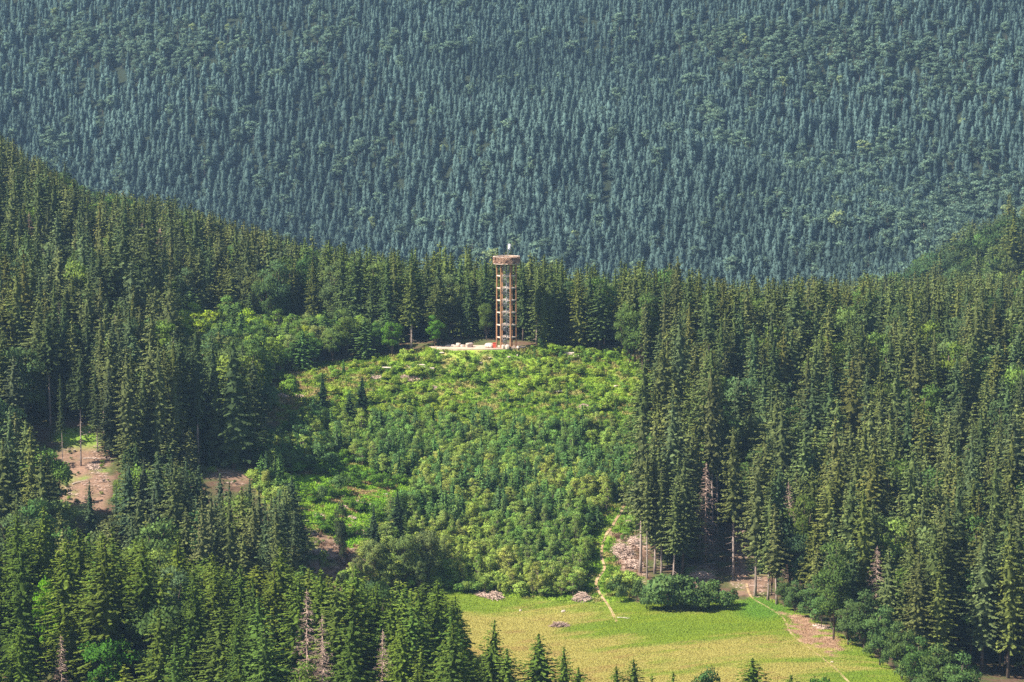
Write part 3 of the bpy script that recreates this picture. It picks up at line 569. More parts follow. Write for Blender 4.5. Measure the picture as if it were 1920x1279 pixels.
# regrowth on the clearing
PT = np.concatenate([PW[0][::2], np.array([hit(1168, 1038)[:2], hit(1190, 1020)[:2], hit(1188, 1062)[:2], hit(1155, 1030)[:2], hit(1180, 1050)[:2]])])
def view_cap(x, y):
    """tallest growth that leaves the footpath and the heaps beside it in sight"""
    dy = PT[:, 1] - y; lat = np.abs(PT[:, 0] * y / PT[:, 1] - x); k_ = (dy > 0) & (dy < 24) & (lat < 2.9)
    return .30 * dy[k_].min() if k_.any() else 99
X, Y = jitter_grid(-70, 60, 540, 712, 1.6); Zt = zones(X, Y); D = path_dist(X, Y); nA = fbm(X / 12, Y / 12, 71); nB = fbm(X / 7, Y / 7, 72); nC = fbm(X / 10, Y / 16, 73)
for i in range(len(X)):
    x, y, z, px, py = X[i], Y[i], Zt['z'][i], Zt['px'][i], Zt['py'][i]
    if not Zt['clear'][i] or Zt['meadow'][i] or D[i] < 1.9 or py > 1122: continue
    if ((x - TC[0]) / 14.5) ** 2 + ((y - TC[1]) / 7.6) ** 2 < 1: continue
    r = random.random()
    if Zt['brown'][i]:
        if r < .9: continue
        H0_ = 1
    if Zt['low'][i]:
        if nB[i] < .60 or r < .5: continue
    if Zt['up'][i] and (nB[i] < .5 or r < .4): continue
    if px > 1125 and py > 930 and r < .45: continue
    near_top = sstep(835, 775, py) + (nA[i] - .5) * .8
    if near_top > .5 or Zt['up'][i]:
        if (nB[i] < .45 and r < .8) or r < .3: continue
        if random.random() < .10:
            put(x, y, random.uniform(1.5, 3.5), 'young_spruce', f'yspruce{i % 3}', jit((.10, .19, .045)), 1.0, None, z); continue
        H = random.choice([.6, .8, 1.1, 1.5, 2.3]) * random.uniform(.8, 1.2) * (1 + .35 * (nA[i] > .6)); kind = 'shrub'; tint = random.choice([(.25, .34, .035), (.28, .35, .045), (.20, .30, .035), (.24, .31, .06), (.14, .23, .04), (.16, .27, .04)])
    else:
        lowpart = sstep(860, 930, py)
        if random.random() < .42:
            kind = 'young_tree'; H = random.uniform(2.2, 7.2) * (.65 + .6 * nA[i]); tint = random.choice([(.20, .27, .055), (.24, .30, .06), (.25, .28, .08)]) if random.random() < .4 + .5 * lowpart else random.choice([(.12, .215, .045), (.14, .235, .05)])
        elif nB[i] > .46 and 740 < py < 1000:
            kind = 'young_spruce'; H = random.uniform(2.5, 7.5); tint = random.choice([(.10, .19, .05), (.13, .215, .055), (.085, .155, .05)])
        else:
            kind = 'shrub'; H = random.uniform(1.2, 3.8); tint = random.choice([(.15, .25, .045), (.18, .28, .04), (.20, .28, .055), (.12, .21, .045)])
        if Zt['low'][i]: kind = 'shrub'; H = random.uniform(1.5, 3.2); tint = (.10, .19, .025)
    vc = view_cap(x, y)
    if H > vc:
        if vc < .7: continue
        H = vc; kind = 'shrub'
    if H > 1.2 and kind != 'young_spruce' and not Zt['low'][i]:
        lam = float(sstep(.38, .62, nC[i])); top_ = float(sstep(860, 760, py)); base_ = lerp((.12, .22, .048), (.27, .33, .065), lam); base_ = lerp(base_, (.22, .32, .04), top_ * .6)
        tint = tuple(.6 * a_ + .4 * b_ for a_, b_ in zip(base_, tint))
    var = {'shrub': f'shrub{random.randrange(4)}', 'young_tree': f'young{random.randrange(3)}', 'young_spruce': f'yspruce{random.randrange(3)}'}[kind]
    put(x, y, H, kind, var, jit(tint, .2), random.uniform(.65, 1.3) * (1.15 if kind == 'shrub' else 1.05), None, z)
for px, foot, tip, wf, l in ((1225,1140,1072,1.0,'large round dark green bush at the left end of the thicket on the meadow edge'),(1265,1146,1060,1.1,None),(1300,1147,1080,1.0,None),(1340,1143,1085,1.0,None),(1375,1136,1100,.9,'smallest round bush at the right end of the thicket on the meadow edge'),(1200,1132,1085,.8,None),(1250,1130,1070,1,None),(1325,1132,1085,1,None),
                          (1212,1144,1100,1,None),(1240,1147,1092,1,None),(1285,1148,1092,1,None),(1320,1148,1100,1,None),(1360,1144,1105,1,None),(1278,1140,1066,1.1,None),(1480,1146,1120,.9,None),(1508,1158,1128,.9,None),(1530,1170,1140,.9,None),(1572,1198,1165,1,None),(1600,1212,1175,1,None),(1635,1235,1195,1,None),(1665,1256,1210,1,None),(1700,1280,1232,1,None),(1735,1305,1250,1,None),(1150,1120,1075,.8,None),(1165,1130,1090,.8,None),(635,930,885,1.1,'round grey-green bush in the grassy lower left of the clearing'),(600,945,910,.9,None),(570,880,835,1,None),(540,885,840,1,None),(610,880,825,1.1,None),(650,915,890,1,None)):
    p = hit(px, foot); H = at_y(float(px), float(tip), p[1])[2] - p[2]; put(p[0], p[1], H, 'shrub', f'shrub{px % 4}', jit((.085, .14, .042)), wf * .95, l, p[2])

Tx, Ty = np.array(T['x']), np.array(T['y']); Tz = np.array([float(ground(a, b_)) if z is None else z for a, b_, z in zip(T['x'], T['y'], T['z'])]); TH = np.array(T['H'])
TK = np.array(T['kind']); TW = np.array(T['wf'])
# how much of each shows: a coarse depth raster, near to far
WR = {'spruce_tree': .105, 'broadleaf_tree': .27, 'dead_spruce': .10, 'shrub': .55, 'young_tree': .2, 'young_spruce': .21}
bx, by = proj(np.stack([Tx, Ty, Tz], -1)); tx, ty = proj(np.stack([Tx, Ty, Tz + TH], -1))
buf = np.zeros((426, 640), bool); show = np.zeros(len(Tx))
for i in np.argsort(Ty):
    hw = WR[TK[i]] * TH[i] * TW[i] * F / Ty[i]; y0, y1 = ty[i] / 3, by[i] / 3
    r0, r1 = max(0, int(y0)), min(425, int(y1))
    if r1 <= r0: continue
    rr = np.arange(r0, r1 + 1); f = (rr - y0) / (y1 - y0); wd_ = hw / 3 * (np.clip(f * 1.4, .1, 1) if 'spruce' in TK[i] else np.clip(2.6 * np.sqrt(np.clip(f * (1.05 - f), 0, 1)), .1, 1))
    for r, ww in zip(rr, wd_):
        a, b_ = int(max(0, bx[i] / 3 - ww)), int(min(640, bx[i] / 3 + ww + 1))
        if b_ > a: s = buf[r, a:b_]; show[i] += (b_ - a) - s.sum(); s[:] = True
CAP = {'spruce_tree': 290, 'broadleaf_tree': 260, 'dead_spruce': 60, 'shrub': 260, 'young_tree': 260, 'young_spruce': 120}
single = np.zeros(len(Tx), bool)
for kd, cap in CAP.items():
    idx = np.nonzero(TK == kd)[0]; sc = show[idx] + np.array([1e4 if T['lab'][q] else 0 for q in idx]); o = idx[np.argsort(-sc)][:cap]; single[o[show[o] > 5]] = True
    for q in idx:
        if T['lab'][q]: single[q] = True
# ---- individuals
def colour_word(t):
    l = t[0] * .3 + t[1] * .6; yel = t[0] / t[1]
    return ('lime-green' if l > .15 and yel > .6 else 'bright green' if l > .125 else 'olive' if yel > .68 and l > .075 else 'mid-green' if l > .075 else 'dark green')
def stand(i):
    px, py, y = bx[i], by[i], Ty[i]
    if TK[i] in ('shrub', 'young_tree', 'young_spruce'): return 'in the clearing'
    if y < 505: return 'in foreground stand' if px < 880 else 'before the meadow'
    if y > 1000: return 'beyond near ridge'
    if px < 590: return 'in left forest'
    if px > 1240: return 'in right forest'
    return 'behind the clearing' if y > 690 else 'beside the clearing'
NOUN = {'spruce_tree': 'spruce', 'broadleaf_tree': 'broadleaf', 'dead_spruce': 'dead grey spruce', 'shrub': 'shrub', 'young_tree': 'sapling', 'young_spruce': 'young spruce'}
used = {}
def auto_label(i):
    """look, stand, and where its tip is, measured from the lookout platform in heights of the tower"""
    dx, dy = (tx[i] - 950) / 174.0, (ty[i] - 481) / 174.0
    cw = '' if TK[i] == 'dead_spruce' else colour_word(T['tint'][i]) + ' '
    for f_ in ('.1f', '.2f', '.3f'):
        for k_ in ('tip ', ''):
            s = f"{cw}{NOUN[TK[i]]} {stand(i)}, {k_}{format(abs(dx), f_)} tower heights {'right' if dx > 0 else 'left'}, {format(abs(dy), f_)} {'below' if dy > 0 else 'above'} platform"
            if len(s.replace('-', ' ').replace('.', ' ').split()) <= 16: break
        if s not in used: used[s] = 1; return s
    return s
MESHMAT = {}
for i in np.nonzero(single)[0]:
    cr, tr, H0 = PROTO[T['var'][i]]; s = TH[i] / H0; sc = (s * TW[i], s * TW[i], s)
    if TK[i] == 'spruce_tree': sc = (max(.8, s) * TW[i], max(.8, s) * TW[i], s)
    lab = T['lab'][i] or auto_label(i); grp = {'broadleaf': 'broadleaf trees', 'spruce': 'spruces', 'dead grey spruce': 'dead grey spruces', 'young spruce': 'young spruces'}.get(NOUN[TK[i]], NOUN[TK[i]] + 's') + ' ' + stand(i)
    cat = {'spruce_tree': 'conifer tree', 'dead_spruce': 'dead tree', 'young_spruce': 'conifer tree', 'shrub': 'shrub'}.get(TK[i], 'tree')
    loc = (Tx[i], Ty[i], Tz[i]); rot = (random.gauss(0, .012), random.gauss(0, .012), T['rz'][i])
    if tr is None: o = link('shrub', cr, None, loc, rot, sc); tag(o, lab, cat, grp); o['tint'] = list(map(float, T['tint'][i])); continue
    root = link(TK[i], None, None, loc, rot, sc); tag(root, lab, cat, grp)
    c = link('branches' if TK[i] == 'dead_spruce' else 'crown', cr, root); c['tint'] = list(map(float, T['tint'][i])); link('trunk', tr, root)

# ---- masses: point clouds instanced by geometry nodes
def mass(name, P, rz, sc, idx, tint, keys):
    me = bpy.data.meshes.new(name); me.from_pydata(np.asarray(P).tolist(), [], [])
    def at(nm, tp, key, arr): a = me.attributes.new(nm, tp, 'POINT'); a.data.foreach_set(key, np.asarray(arr, np.int32 if tp == 'INT' else np.float32).ravel())
    at('rot', 'FLOAT_VECTOR', 'vector', np.stack([np.zeros(len(rz)), np.zeros(len(rz)), rz], -1)); at('siz', 'FLOAT_VECTOR', 'vector', sc); at('pick', 'INT', 'value', idx); at('tint', 'FLOAT_VECTOR', 'vector', tint)
    o = link(name, me); o['kind'] = 'stuff'
    pc = bpy.data.collections.new(name + '_kinds')
    for j, k_ in enumerate(keys):
        q = STUFF[k_][0].copy(); q.name = f'{name}_{j:02d}'; pc.objects.link(q)
    ng = bpy.data.node_groups.new(name, 'GeometryNodeTree'); ng.interface.new_socket('Geometry', in_out='INPUT', socket_type='NodeSocketGeometry'); ng.interface.new_socket('Geometry', in_out='OUTPUT', socket_type='NodeSocketGeometry')
    gi = N(ng, 'NodeGroupInput'); go = N(ng, 'NodeGroupOutput'); ci = N(ng, 'GeometryNodeCollectionInfo'); ci.inputs['Collection'].default_value = pc; ci.inputs['Separate Children'].default_value = True; ci.inputs['Reset Children'].default_value = True
    ip = N(ng, 'GeometryNodeInstanceOnPoints'); ip.inputs['Pick Instance'].default_value = True
    mp = N(ng, 'GeometryNodeMeshToPoints')
    def na(nm, tp): a = N(ng, 'GeometryNodeInputNamedAttribute', data_type=tp); a.inputs[0].default_value = nm; return a.outputs['Attribute']
    ng.links.new(gi.outputs[0], mp.inputs[0]); ng.links.new(mp.outputs[0], ip.inputs['Points']); ng.links.new(ci.outputs[0], ip.inputs['Instance'])
    ng.links.new(na('pick', 'INT'), ip.inputs['Instance Index']); ng.links.new(na('rot', 'FLOAT_VECTOR'), ip.inputs['Rotation']); ng.links.new(na('siz', 'FLOAT_VECTOR'), ip.inputs['Scale'])
    ng.links.new(ip.outputs[0], go.inputs[0]); md = o.modifiers.new('scatter', 'NODES'); md.node_group = ng
    return o
def mass_of(name, sel, keys):
    ii = np.nonzero(sel)[0]
    if not len(ii): return
    pk = rng.integers(0, len(keys), len(ii)); H0 = np.array([STUFF[k_][1] for k_ in keys])[pk]; s = TH[ii] / H0; wx = np.where(TK[ii] == 'spruce_tree', np.maximum(.8, s), s) * TW[ii]
    mass(name, np.stack([Tx[ii], Ty[ii], Tz[ii]], -1), rng.uniform(0, 6.28, len(ii)), np.stack([wx, wx, s], -1), pk, np.array([T['tint'][q] for q in ii]), keys)
rest = ~single
mass_of('spruce_forest', rest & (TK == 'spruce_tree'), ['ms0', 'ms1', 'ms2', 'ms3'])
mass_of('broadleaf_forest', rest & (TK == 'broadleaf_tree'), ['mb0', 'mb1', 'mb2'])
mass_of('undergrowth', rest & (TK == 'shrub'), ['mh0', 'mh1', 'mh2'])
mass_of('regrowth', rest & ((TK == 'young_tree') | (TK == 'young_spruce')), ['my0', 'my1', 'my2'])
print('trees', len(Tx), 'single', single.sum(), {k: int((single & (TK == k)).sum()) for k in CAP})
# the far slope
X, Y = jitter_grid(-560, 560, 1275, 1980, 4.6, .95); k = np.abs(X) < .235 * Y + 30; X, Y = X[k], Y[k]
k = (fbm(X / 9, Y / 9, 81) > .27) & (rng.random(len(X)) < .93); X, Y = X[k], Y[k]
Zf = ground(X, Y); px, py = proj(np.stack([X, Y, Zf], -1)); bn = fbm(X / 38, Y / 38, 82) * .6 + fbm(X / 11, Y / 11, 84) * .4
pb = .03 + .75 * sstep(.64, .70, bn)
for cx, cy_, sx, sy, a_ in ((320,110,150,50,.9),(120,90,110,50,.5),(1480,105,200,40,.9),(1350,110,60,35,.6),(1750,150,170,50,.7),(1780,440,170,70,.7),(1860,380,90,60,.5),(960,470,120,40,.3)): pb = pb + a_ * np.exp(-(((px - cx) / sx) ** 2 + ((py - cy_) / sy) ** 2))
isb = rng.random(len(X)) < pb; isd = (~isb) & (rng.random(len(X)) < 0)
hs = np.interp(py, [0, 250, 520], [.58, .70, .84]) * np.clip(rng.normal(1, .17, len(X)), .5, 1.5) * (.88 + .24 * fbm(X / 45, Y / 45, 85))
keys = ['fs0', 'fs1', 'fs2', 'fs3', 'fb0', 'fb1', 'fd0']; pk = np.where(isb, rng.integers(4, 6, len(X)), np.where(isd, 6, rng.integers(0, 4, len(X))))
hh = np.where(isb, hs * .92, np.where(isd, hs * 1.1, hs * .57)); ww_ = hh * rng.uniform(.8, 1.25, len(X)) * np.where(isb, 1.2, 1.15)
ts = np.array((.058, .091, .078)) * (rng.uniform(.7, 1.35, len(X)) * (.30 + 1.45 * (fbm(X / 60, Y / 80, 86) * .5 + fbm(X / 170, Y / 90, 87) * .5)))[:, None]  # far spruce and broadleaf tints carry some bluish distance haze in their colour
tb = np.array((.092, .142, .098)) * rng.uniform(.75, 1.3, len(X))[:, None]; pale = isb & (rng.random(len(X)) < .02); tb[pale] = (.17, .22, .10)
mass('distant_forest', np.stack([X, Y, Zf], -1), rng.uniform(0, 6.28, len(X)), np.stack([ww_, ww_, hh], -1), pk, np.where(isb[:, None], tb, ts), keys)
print('far', len(X))
# grass and herbs
X, Y = jitter_grid(-55, 135, 468, 566, .55, 1.0); Zt = zones(X, Y); D = path_dist(X, Y)
k = Zt['meadow'] & (D > .4) & ~(Zt['dirt'] & (rng.random(len(X)) < .5)); X, Y = X[k], Y[k]; Zt = {q: v[k] for q, v in Zt.items()}; C1 = cover(X, Y, Zt) * rng.uniform(.93, 1.07, len(X))[:, None]; P1 = np.stack([X, Y, Zt['z']], -1)
s1 = rng.uniform(.55, 1.1, len(X)) * (.5 + 1.0 * fbm(X / 4, Y / 1.6, 91))
X, Y = jitter_grid(-80, 60, 540, 712, 1.0, 1.0); Zt = zones(X, Y); D = path_dist(X, Y)
k = (Zt['clear'] | Zt['low'] | Zt['up']) & ~Zt['meadow'] & (D > .8) & ~(Zt['brown'] & (rng.random(len(X)) < .6)) & (((X - TC[0]) / 12.5) ** 2 + ((Y - TC[1]) / 6.3) ** 2 > 1); X, Y = X[k], Y[k]; Zt = {q: v[k] for q, v in Zt.items()}
C2 = cover(X, Y, Zt) * rng.uniform(.7, 1.25, len(X))[:, None]; P2 = np.stack([X, Y, Zt['z']], -1); s2 = rng.uniform(.5, 1.4, len(X))
sA = np.concatenate([s1, s2]); mass('grass', np.concatenate([P1, P2]), rng.uniform(0, 6.28, len(sA)), np.stack([np.full(len(sA), 1.0), np.full(len(sA), 1.0), sA], -1), np.concatenate([rng.integers(0, 3, len(s1)), rng.integers(3, 5, len(s2))]), np.concatenate([C1, C2]), ['gm0', 'gm1', 'gm2', 'gh0', 'gh1'])

g = np.random.default_rng(3); mb = MB()
for i in range(9):
    q = g.uniform(0, 3.14); L = g.uniform(.3, 1.1); c = np.array([*g.uniform(-.8, .8, 2), g.uniform(.03, .2)]); d = np.array([math.cos(q), math.sin(q), g.normal(0, .15)]) * L / 2; mb.tube([c - d, c, c + d], [.03, .045, .02], 3)
stuff_proto('ws', mb, [M_STICK], 1)
X, Y = jitter_grid(-140, 70, 530, 660, 1.3, 1.0); Zt = zones(X, Y); k = (Zt['brown'] | (Zt['low'] & (rng.random(len(X)) < .06))) & (rng.random(len(X)) < .5) & (fbm(X / 5, Y / 5, 95) > .4); X, Y = X[k], Y[k]
sc_ = rng.uniform(.5, 1.3, len(X)); mass('felling_debris', np.stack([X, Y, Zt['z'][k]], -1), rng.uniform(0, 6.28, len(X)), np.stack([sc_] * 3, -1), np.zeros(len(X), int), np.ones((len(X), 3)), ['ws'])

# ------------------------------------------------------------------ the lookout tower
TX, TY = -1.45, 704.0
tw = link('lookout_tower', None, None, (TX, TY, 0)); tag(tw, 'tall slim hexagonal wooden lookout tower with nest-like platform and spiral stairs', 'lookout tower')
ang = [R(175 + 60 * k_) for k_ in range(6)]; RC = 2.5
def pl(mb, name, m, parent, label=None, smooth=False):
    o = link(name, mb.mesh(name, [m], smooth), parent)
    if label: o['label'] = label
    return o
for a in ang:
    mb = MB(); x, y = RC * math.cos(a), RC * math.sin(a); mb.tube([(x * 1.02, y * 1.02, -.3), (x, y, 11), (x * .99, y * .99, 22.0)], [.23, .22, .20], 10); pl(mb, 'column', M_TIMBER, tw)
LV = [2.8, 6.05, 9.3, 12.5, 15.7, 18.9]
for zl in LV:
    mb = MB()
    for k_ in range(6):
        a0, a1 = ang[k_], ang[(k_ + 1) % 6]; p0 = np.array([RC * math.cos(a0), RC * math.sin(a0), zl]); p1 = np.array([RC * math.cos(a1), RC * math.sin(a1), zl]); m = (p0 + p1) / 2
        if k_ % 2 == 0: mb.box(m, (.26, 2.1, .30), (a0 + a1) / 2 if k_ < 5 else a0 + R(30))
        mb.tube([p0, p1], .035, 5); mb.tube([p0 + (0, 0, .05), (0, 0, zl + .05)], .04, 5)
    pl(mb, 'cross_beam', M_TIMBER2, tw)
mb = MB(); mb.tube([(0, 0, 0), (0, 0, 22)], .13, 8); pl(mb, 'centre_pole', M_STEEL, tw, None, True)
st = MB(); rl = MB(); nst = 112; turn = 2 * math.pi / 16.2
for i in range(nst):
    a = i * turn; z = .2 + i * .195; ca, sa = math.cos(a), math.sin(a); cb_, sb = math.cos(a + turn * 1.02), math.sin(a + turn * 1.02)
    V = [(.1*ca, .1*sa, z), (1.25*ca, 1.25*sa, z), (1.25*cb_, 1.25*sb, z), (.1*cb_, .1*sb, z)]; V += [(p[0], p[1], p[2] - .06) for p in V]
    st.add(V, [(0,1,2,3), (7,6,5,4), (0,4,5,1), (1,5,6,2), (2,6,7,3), (3,7,4,0)])
    rl.tube([(1.27*ca, 1.27*sa, z - .1), (1.27*ca, 1.27*sa, z + 1.05)], .022, 4)
hz = [(1.27 * math.cos(i * turn), 1.27 * math.sin(i * turn), .2 + i * .195) for i in range(nst)]
for dz, r_ in ((-.12, .05), (1.05, .035), (.5, .02)): rl.tube([(p[0], p[1], p[2] + dz) for p in hz], r_, 5)
so_ = pl(st, 'staircase', M_STEEL, tw); pl(rl, 'railing', M_STEEL, so_)
mb = MB()   # stair head cage
for k_ in range(14): a = k_ * 6.283 / 14; mb.tube([(.9 * math.cos(a), .9 * math.sin(a), 20.2), (.9 * math.cos(a), .9 * math.sin(a), 22)], .05, 4)
mb.tube([(0.9 * math.cos(q), 0.9 * math.sin(q), 20.2) for q in np.linspace(0, 6.283, 20)], .05, 5); pl(mb, 'stair_cage', M_STEEL, tw)
mb = MB()   # deck: ring beams, joists, boards
n8 = 36
def disc(mb, r, z0, z1, n=n8):
    V = [(r * math.cos(6.283185 * i / n), r * math.sin(6.283185 * i / n), z) for z in (z0, z1) for i in range(n)]
    mb.add(V, [tuple(range(n))[::-1], tuple(range(n, 2 * n))] + [(i, (i + 1) % n, n + (i + 1) % n, n + i) for i in range(n)])
disc(mb, 3.25, 22.12, 22.28)
for k_ in range(6): a = ang[k_]; mb.box((1.5 * math.cos(a), 1.5 * math.sin(a), 22.02), (3.2, .22, .18), a)
dk = pl(mb, 'platform', M_TIMBER2, tw)
g = np.random.default_rng(5); mb = MB()
for i in range(620):
    a = g.uniform(0, 6.283); z = g.uniform(22.1, 23.75); r = 3.42 + g.uniform(-.12, .1); L = g.uniform(.5, 1.2); tl = g.normal(0, .45)
    da = L * math.cos(tl) / r / 2; dz = L * math.sin(tl) / 2
    mb.tube([(r * math.cos(a - da), r * math.sin(a - da), np.clip(z - dz, 22, 23.85)), ((r + .05) * math.cos(a), (r + .05) * math.sin(a), z), (r * math.cos(a + da), r * math.sin(a + da), np.clip(z + dz, 22, 23.85))], g.uniform(.03, .055), 4)
pp = pl(mb, 'parapet', M_NEST, dk, 'reddish-brown parapet woven of branches like a nest')
mb = MB(); ring = [(3.42 * math.cos(q), 3.42 * math.sin(q), 23.9) for q in np.linspace(0, 6.283, 37)]; mb.tube(ring, .09, 6); mb.tube([(p[0], p[1], 22.05) for p in ring], .09, 6); pl(mb, 'rim', M_TIMBER2, pp)
mb = MB(); V = [];  # inner screen behind the sticks
n = 36; V = [(3.3 * math.cos(6.283185*i/n), 3.3 * math.sin(6.283185*i/n), z) for z in (22.28, 23.75) for i in range(n)] + [(3.26 * math.cos(6.283185*i/n), 3.26 * math.sin(6.283185*i/n), z) for z in (22.28, 23.75) for i in range(n)]
mb.add(V, [(i, (i+1)%n, n+(i+1)%n, n+i) for i in range(n)] + [(2*n+i, 3*n+i, 3*n+(i+1)%n, 2*n+(i+1)%n) for i in range(n)] + [(n+i, n+(i+1)%n, 3*n+(i+1)%n, 3*n+i) for i in range(n)]); pl(mb, 'screen', M_NEST, dk)
mb = MB(); mb.tube([(.35, 0, 22.3), (.35, 0, 27.3)], [.06, .04], 6); fp = pl(mb, 'flagpole', M_STEEL, tw, None, True)
V = []; f = []
for i in range(6):
    for j in range(8): V.append((.42 + i * .17 - .05 * j * (i / 5), .10 * math.sin(i * 1.4 + j * .3), 27.25 - j * .19 - i * .05 * (1 + .1 * j)))
for i in range(5):
    for j in range(7): f.append((i*8+j, (i+1)*8+j, (i+1)*8+j+1, i*8+j+1))
mb = MB(); mb.add(V, f); pl(mb, 'flag', M_FLAG, fp, 'small white flag hanging from the pole')
# gravel terrace
mb = MB(); n = 40; V = []
def tr_r(i): q = 6.283185 * i / n; return (TC[0] + (12.3 + .8 * math.sin(3*q) + .4 * math.sin(7*q)) * math.cos(q), TC[1] - .6 + (5.2 + .5 * math.sin(2*q + 1)) * math.sin(q))
for z in (.06, -1.6): V += [(*tr_r(i), z) for i in range(n)]
mb.add(V, [tuple(range(n)), *[(i, n + i, n + (i+1) % n, (i+1) % n) for i in range(n)]]); o = pl(mb, 'gravel_terrace', M_GRAVEL, None); o['kind'] = 'structure'
# boulders, bin, post
def boulder(p, s, seed, label, grp='pale boulders', nm='boulder'):
    g = np.random.default_rng(seed); me = bpy.data.meshes.new(nm)
    import bmesh
    bm = bmesh.new(); bmesh.ops.create_icosphere(bm, subdivisions=3, radius=1)
    ph = g.uniform(0, 6, 6)
    for v in bm.verts:
        q = v.co; d = 1 + .13 * math.sin(2.3 * q.x + ph[0]) + .12 * math.sin(2.9 * q.y + ph[1]) + .1 * math.sin(3.1 * q.z + ph[2]) + .05 * math.sin(7 * q.x + 5 * q.y + ph[3])
        v.co = Vector((q.x * d, q.y * d, max(-.5, min(.72, q.z * d))))
    bm.to_mesh(me); bm.free(); me.materials.append(M_ROCK)
    o = link(nm, me, None, (p[0], p[1], p[2] + s[2] * .3), (0, 0, g.uniform(0, 6)), (s[0], s[1], s[2])); return tag(o, label, 'rock', grp)
def on_terrace(px, Y): x = at_y(float(px), 650., Y)[0]; return (x, Y, .06)
boulder(on_terrace(917, 703.2), (1.28, 1.04, 1.16), 1, 'big pale boulder on the gravel just left of the red box')
boulder(on_terrace(880, 704.5), (1.52, 0.98, 1.04), 2, 'flat-topped pale boulder on the gravel, largest of the left group')
boulder(on_terrace(868, 705.2), (0.73, 0.61, 0.55), 3, 'small low boulder touching the left side of the flat-topped boulder')
boulder(on_terrace(860, 706), (0.92, 0.73, 0.92), 4, 'rounded boulder in the middle of the left group on the gravel')
boulder(on_terrace(850, 706.5), (0.98, 0.61, 0.49), 5, 'low pale stone left of the rounded boulder on the gravel')
boulder(on_terrace(840, 706.5), (0.85, 0.61, 0.43), 6, 'leftmost low stone of the row on the gravel terrace')
boulder(on_terrace(944.5, 701.4), (0.61, 0.49, 0.92), 7, 'upright pale stone at the foot of the tower, left of its stairs')
boulder(on_terrace(951.5, 701.3), (0.61, 0.49, 0.98), 8, 'upright pale stone at the foot of the tower, right of its stairs')
boulder(on_terrace(970.5, 702.5), (0.61, 0.49, 0.55), 9, 'small pale stone right of the tower foot')
x, y, _ = on_terrace(927, 702.6)
rb = link('storage_box', None, None, (x, y, .06)); tag(rb, 'red upright box standing against the left foot of the tower', 'box')
mb = MB(); mb.box((0, 0, .68), (.85, .6, 1.2)); pl(mb, 'body', M_RED, rb)
mb = MB(); mb.box((0, -.02, 1.32), (.95, .72, .08)); pl(mb, 'lid', M_RED, rb); mb = MB(); mb.box((0, -.31, .7), (.68, .03, .95)); dd = pl(mb, 'door', M_RED, rb); mb = MB(); mb.box((.25, -.34, .75), (.05, .04, .2)); pl(mb, 'handle', M_STEEL, dd)
mb = MB(); mb.box((0, 0, .04), (.7, .5, .08)); pl(mb, 'foot', M_STEEL, rb)
x, y, _ = on_terrace(818, 700.5); z = float(ground(x, y))
ps = link('marker_post', None, None, (x, y, z)); tag(ps, 'thin pale wooden marker post at the left end of the gravel terrace', 'post')
mb = MB(); mb.tube([(0, 0, -.2), (0.03, 0, 1.9)], .09, 6); pl(mb, 'pole', M_TIMBER2, ps); mb = MB(); mb.box((0, -.1, 1.6), (.5, .05, .22)); pl(mb, 'plate', M_TIMBER2, ps)

# ------------------------------------------------------------------ felled wood: brush heaps, logs, stones, stumps
def brush(px, py, wd_, hh_, dp, label, dark=False, n=170):
    p = hit(px, py); g = np.random.default_rng(int(px * 7 + py)); mb = MB()
    for i in range(n):
        a, r = g.uniform(0, 6.28), math.sqrt(g.random()); cx, cy2 = r * math.cos(a) * wd_ / 2, r * math.sin(a) * dp / 2; hz_ = hh_ * (1 - r * r) * g.random()
        L = g.uniform(.5, 1.3) * min(1.4, wd_ / 2.2); q = g.uniform(0, 3.14); d = np.array([math.cos(q), math.sin(q), g.normal(0, .25)]) * L / 2; c = np.array([cx, cy2, hz_ + .1 + float(ground(p[0] + cx, p[1] + cy2)) - p[2]])
        mb.tube([c - d, c + (0, 0, g.uniform(-.05, .12)), c + d], [.05, .06, .03], 4)
    o = link('brush_pile', mb.mesh('brush_pile', [M_STICK if not dark else M_DEAD]), None, p); return tag(o, label, 'brush pile', 'heaps of cut branches')
brush(1091, 1128, 3.6, 1.7, 3.0, 'tall pinkish brush heap on the far edge of the meadow, left of the footpath', n=260)
brush(928, 1122, 3.4, 1.3, 3, 'brush heap at the far left corner of the meadow')
brush(905, 1117, 2.6, .6, 2.5, 'low scatter of sticks left of the heap in the far meadow corner')
brush(1049, 1176, 3.6, .9, 2.2, 'low grey heap of branches out in the yellow part of the meadow', True, 240)
brush(1168, 1038, 4.8, 1.7, 7, 'broad heap of bleached branches right of the winding footpath', n=420)
brush(1190, 1020, 3.0, 1.2, 4, 'small heap of branches above the broad heap, beside a bare trunk', n=200)
brush(1188, 1062, 3.8, .8, 5, 'scattered branches below the broad heap beside the footpath', n=220)
brush(1181, 982, 1.8, .6, 2, 'small tuft of dry branches above the heaps, right of the footpath', n=90)
brush(1318, 1082, 5.0, 1.0, 4, 'brush lying under the trees above the round bushes', n=220)
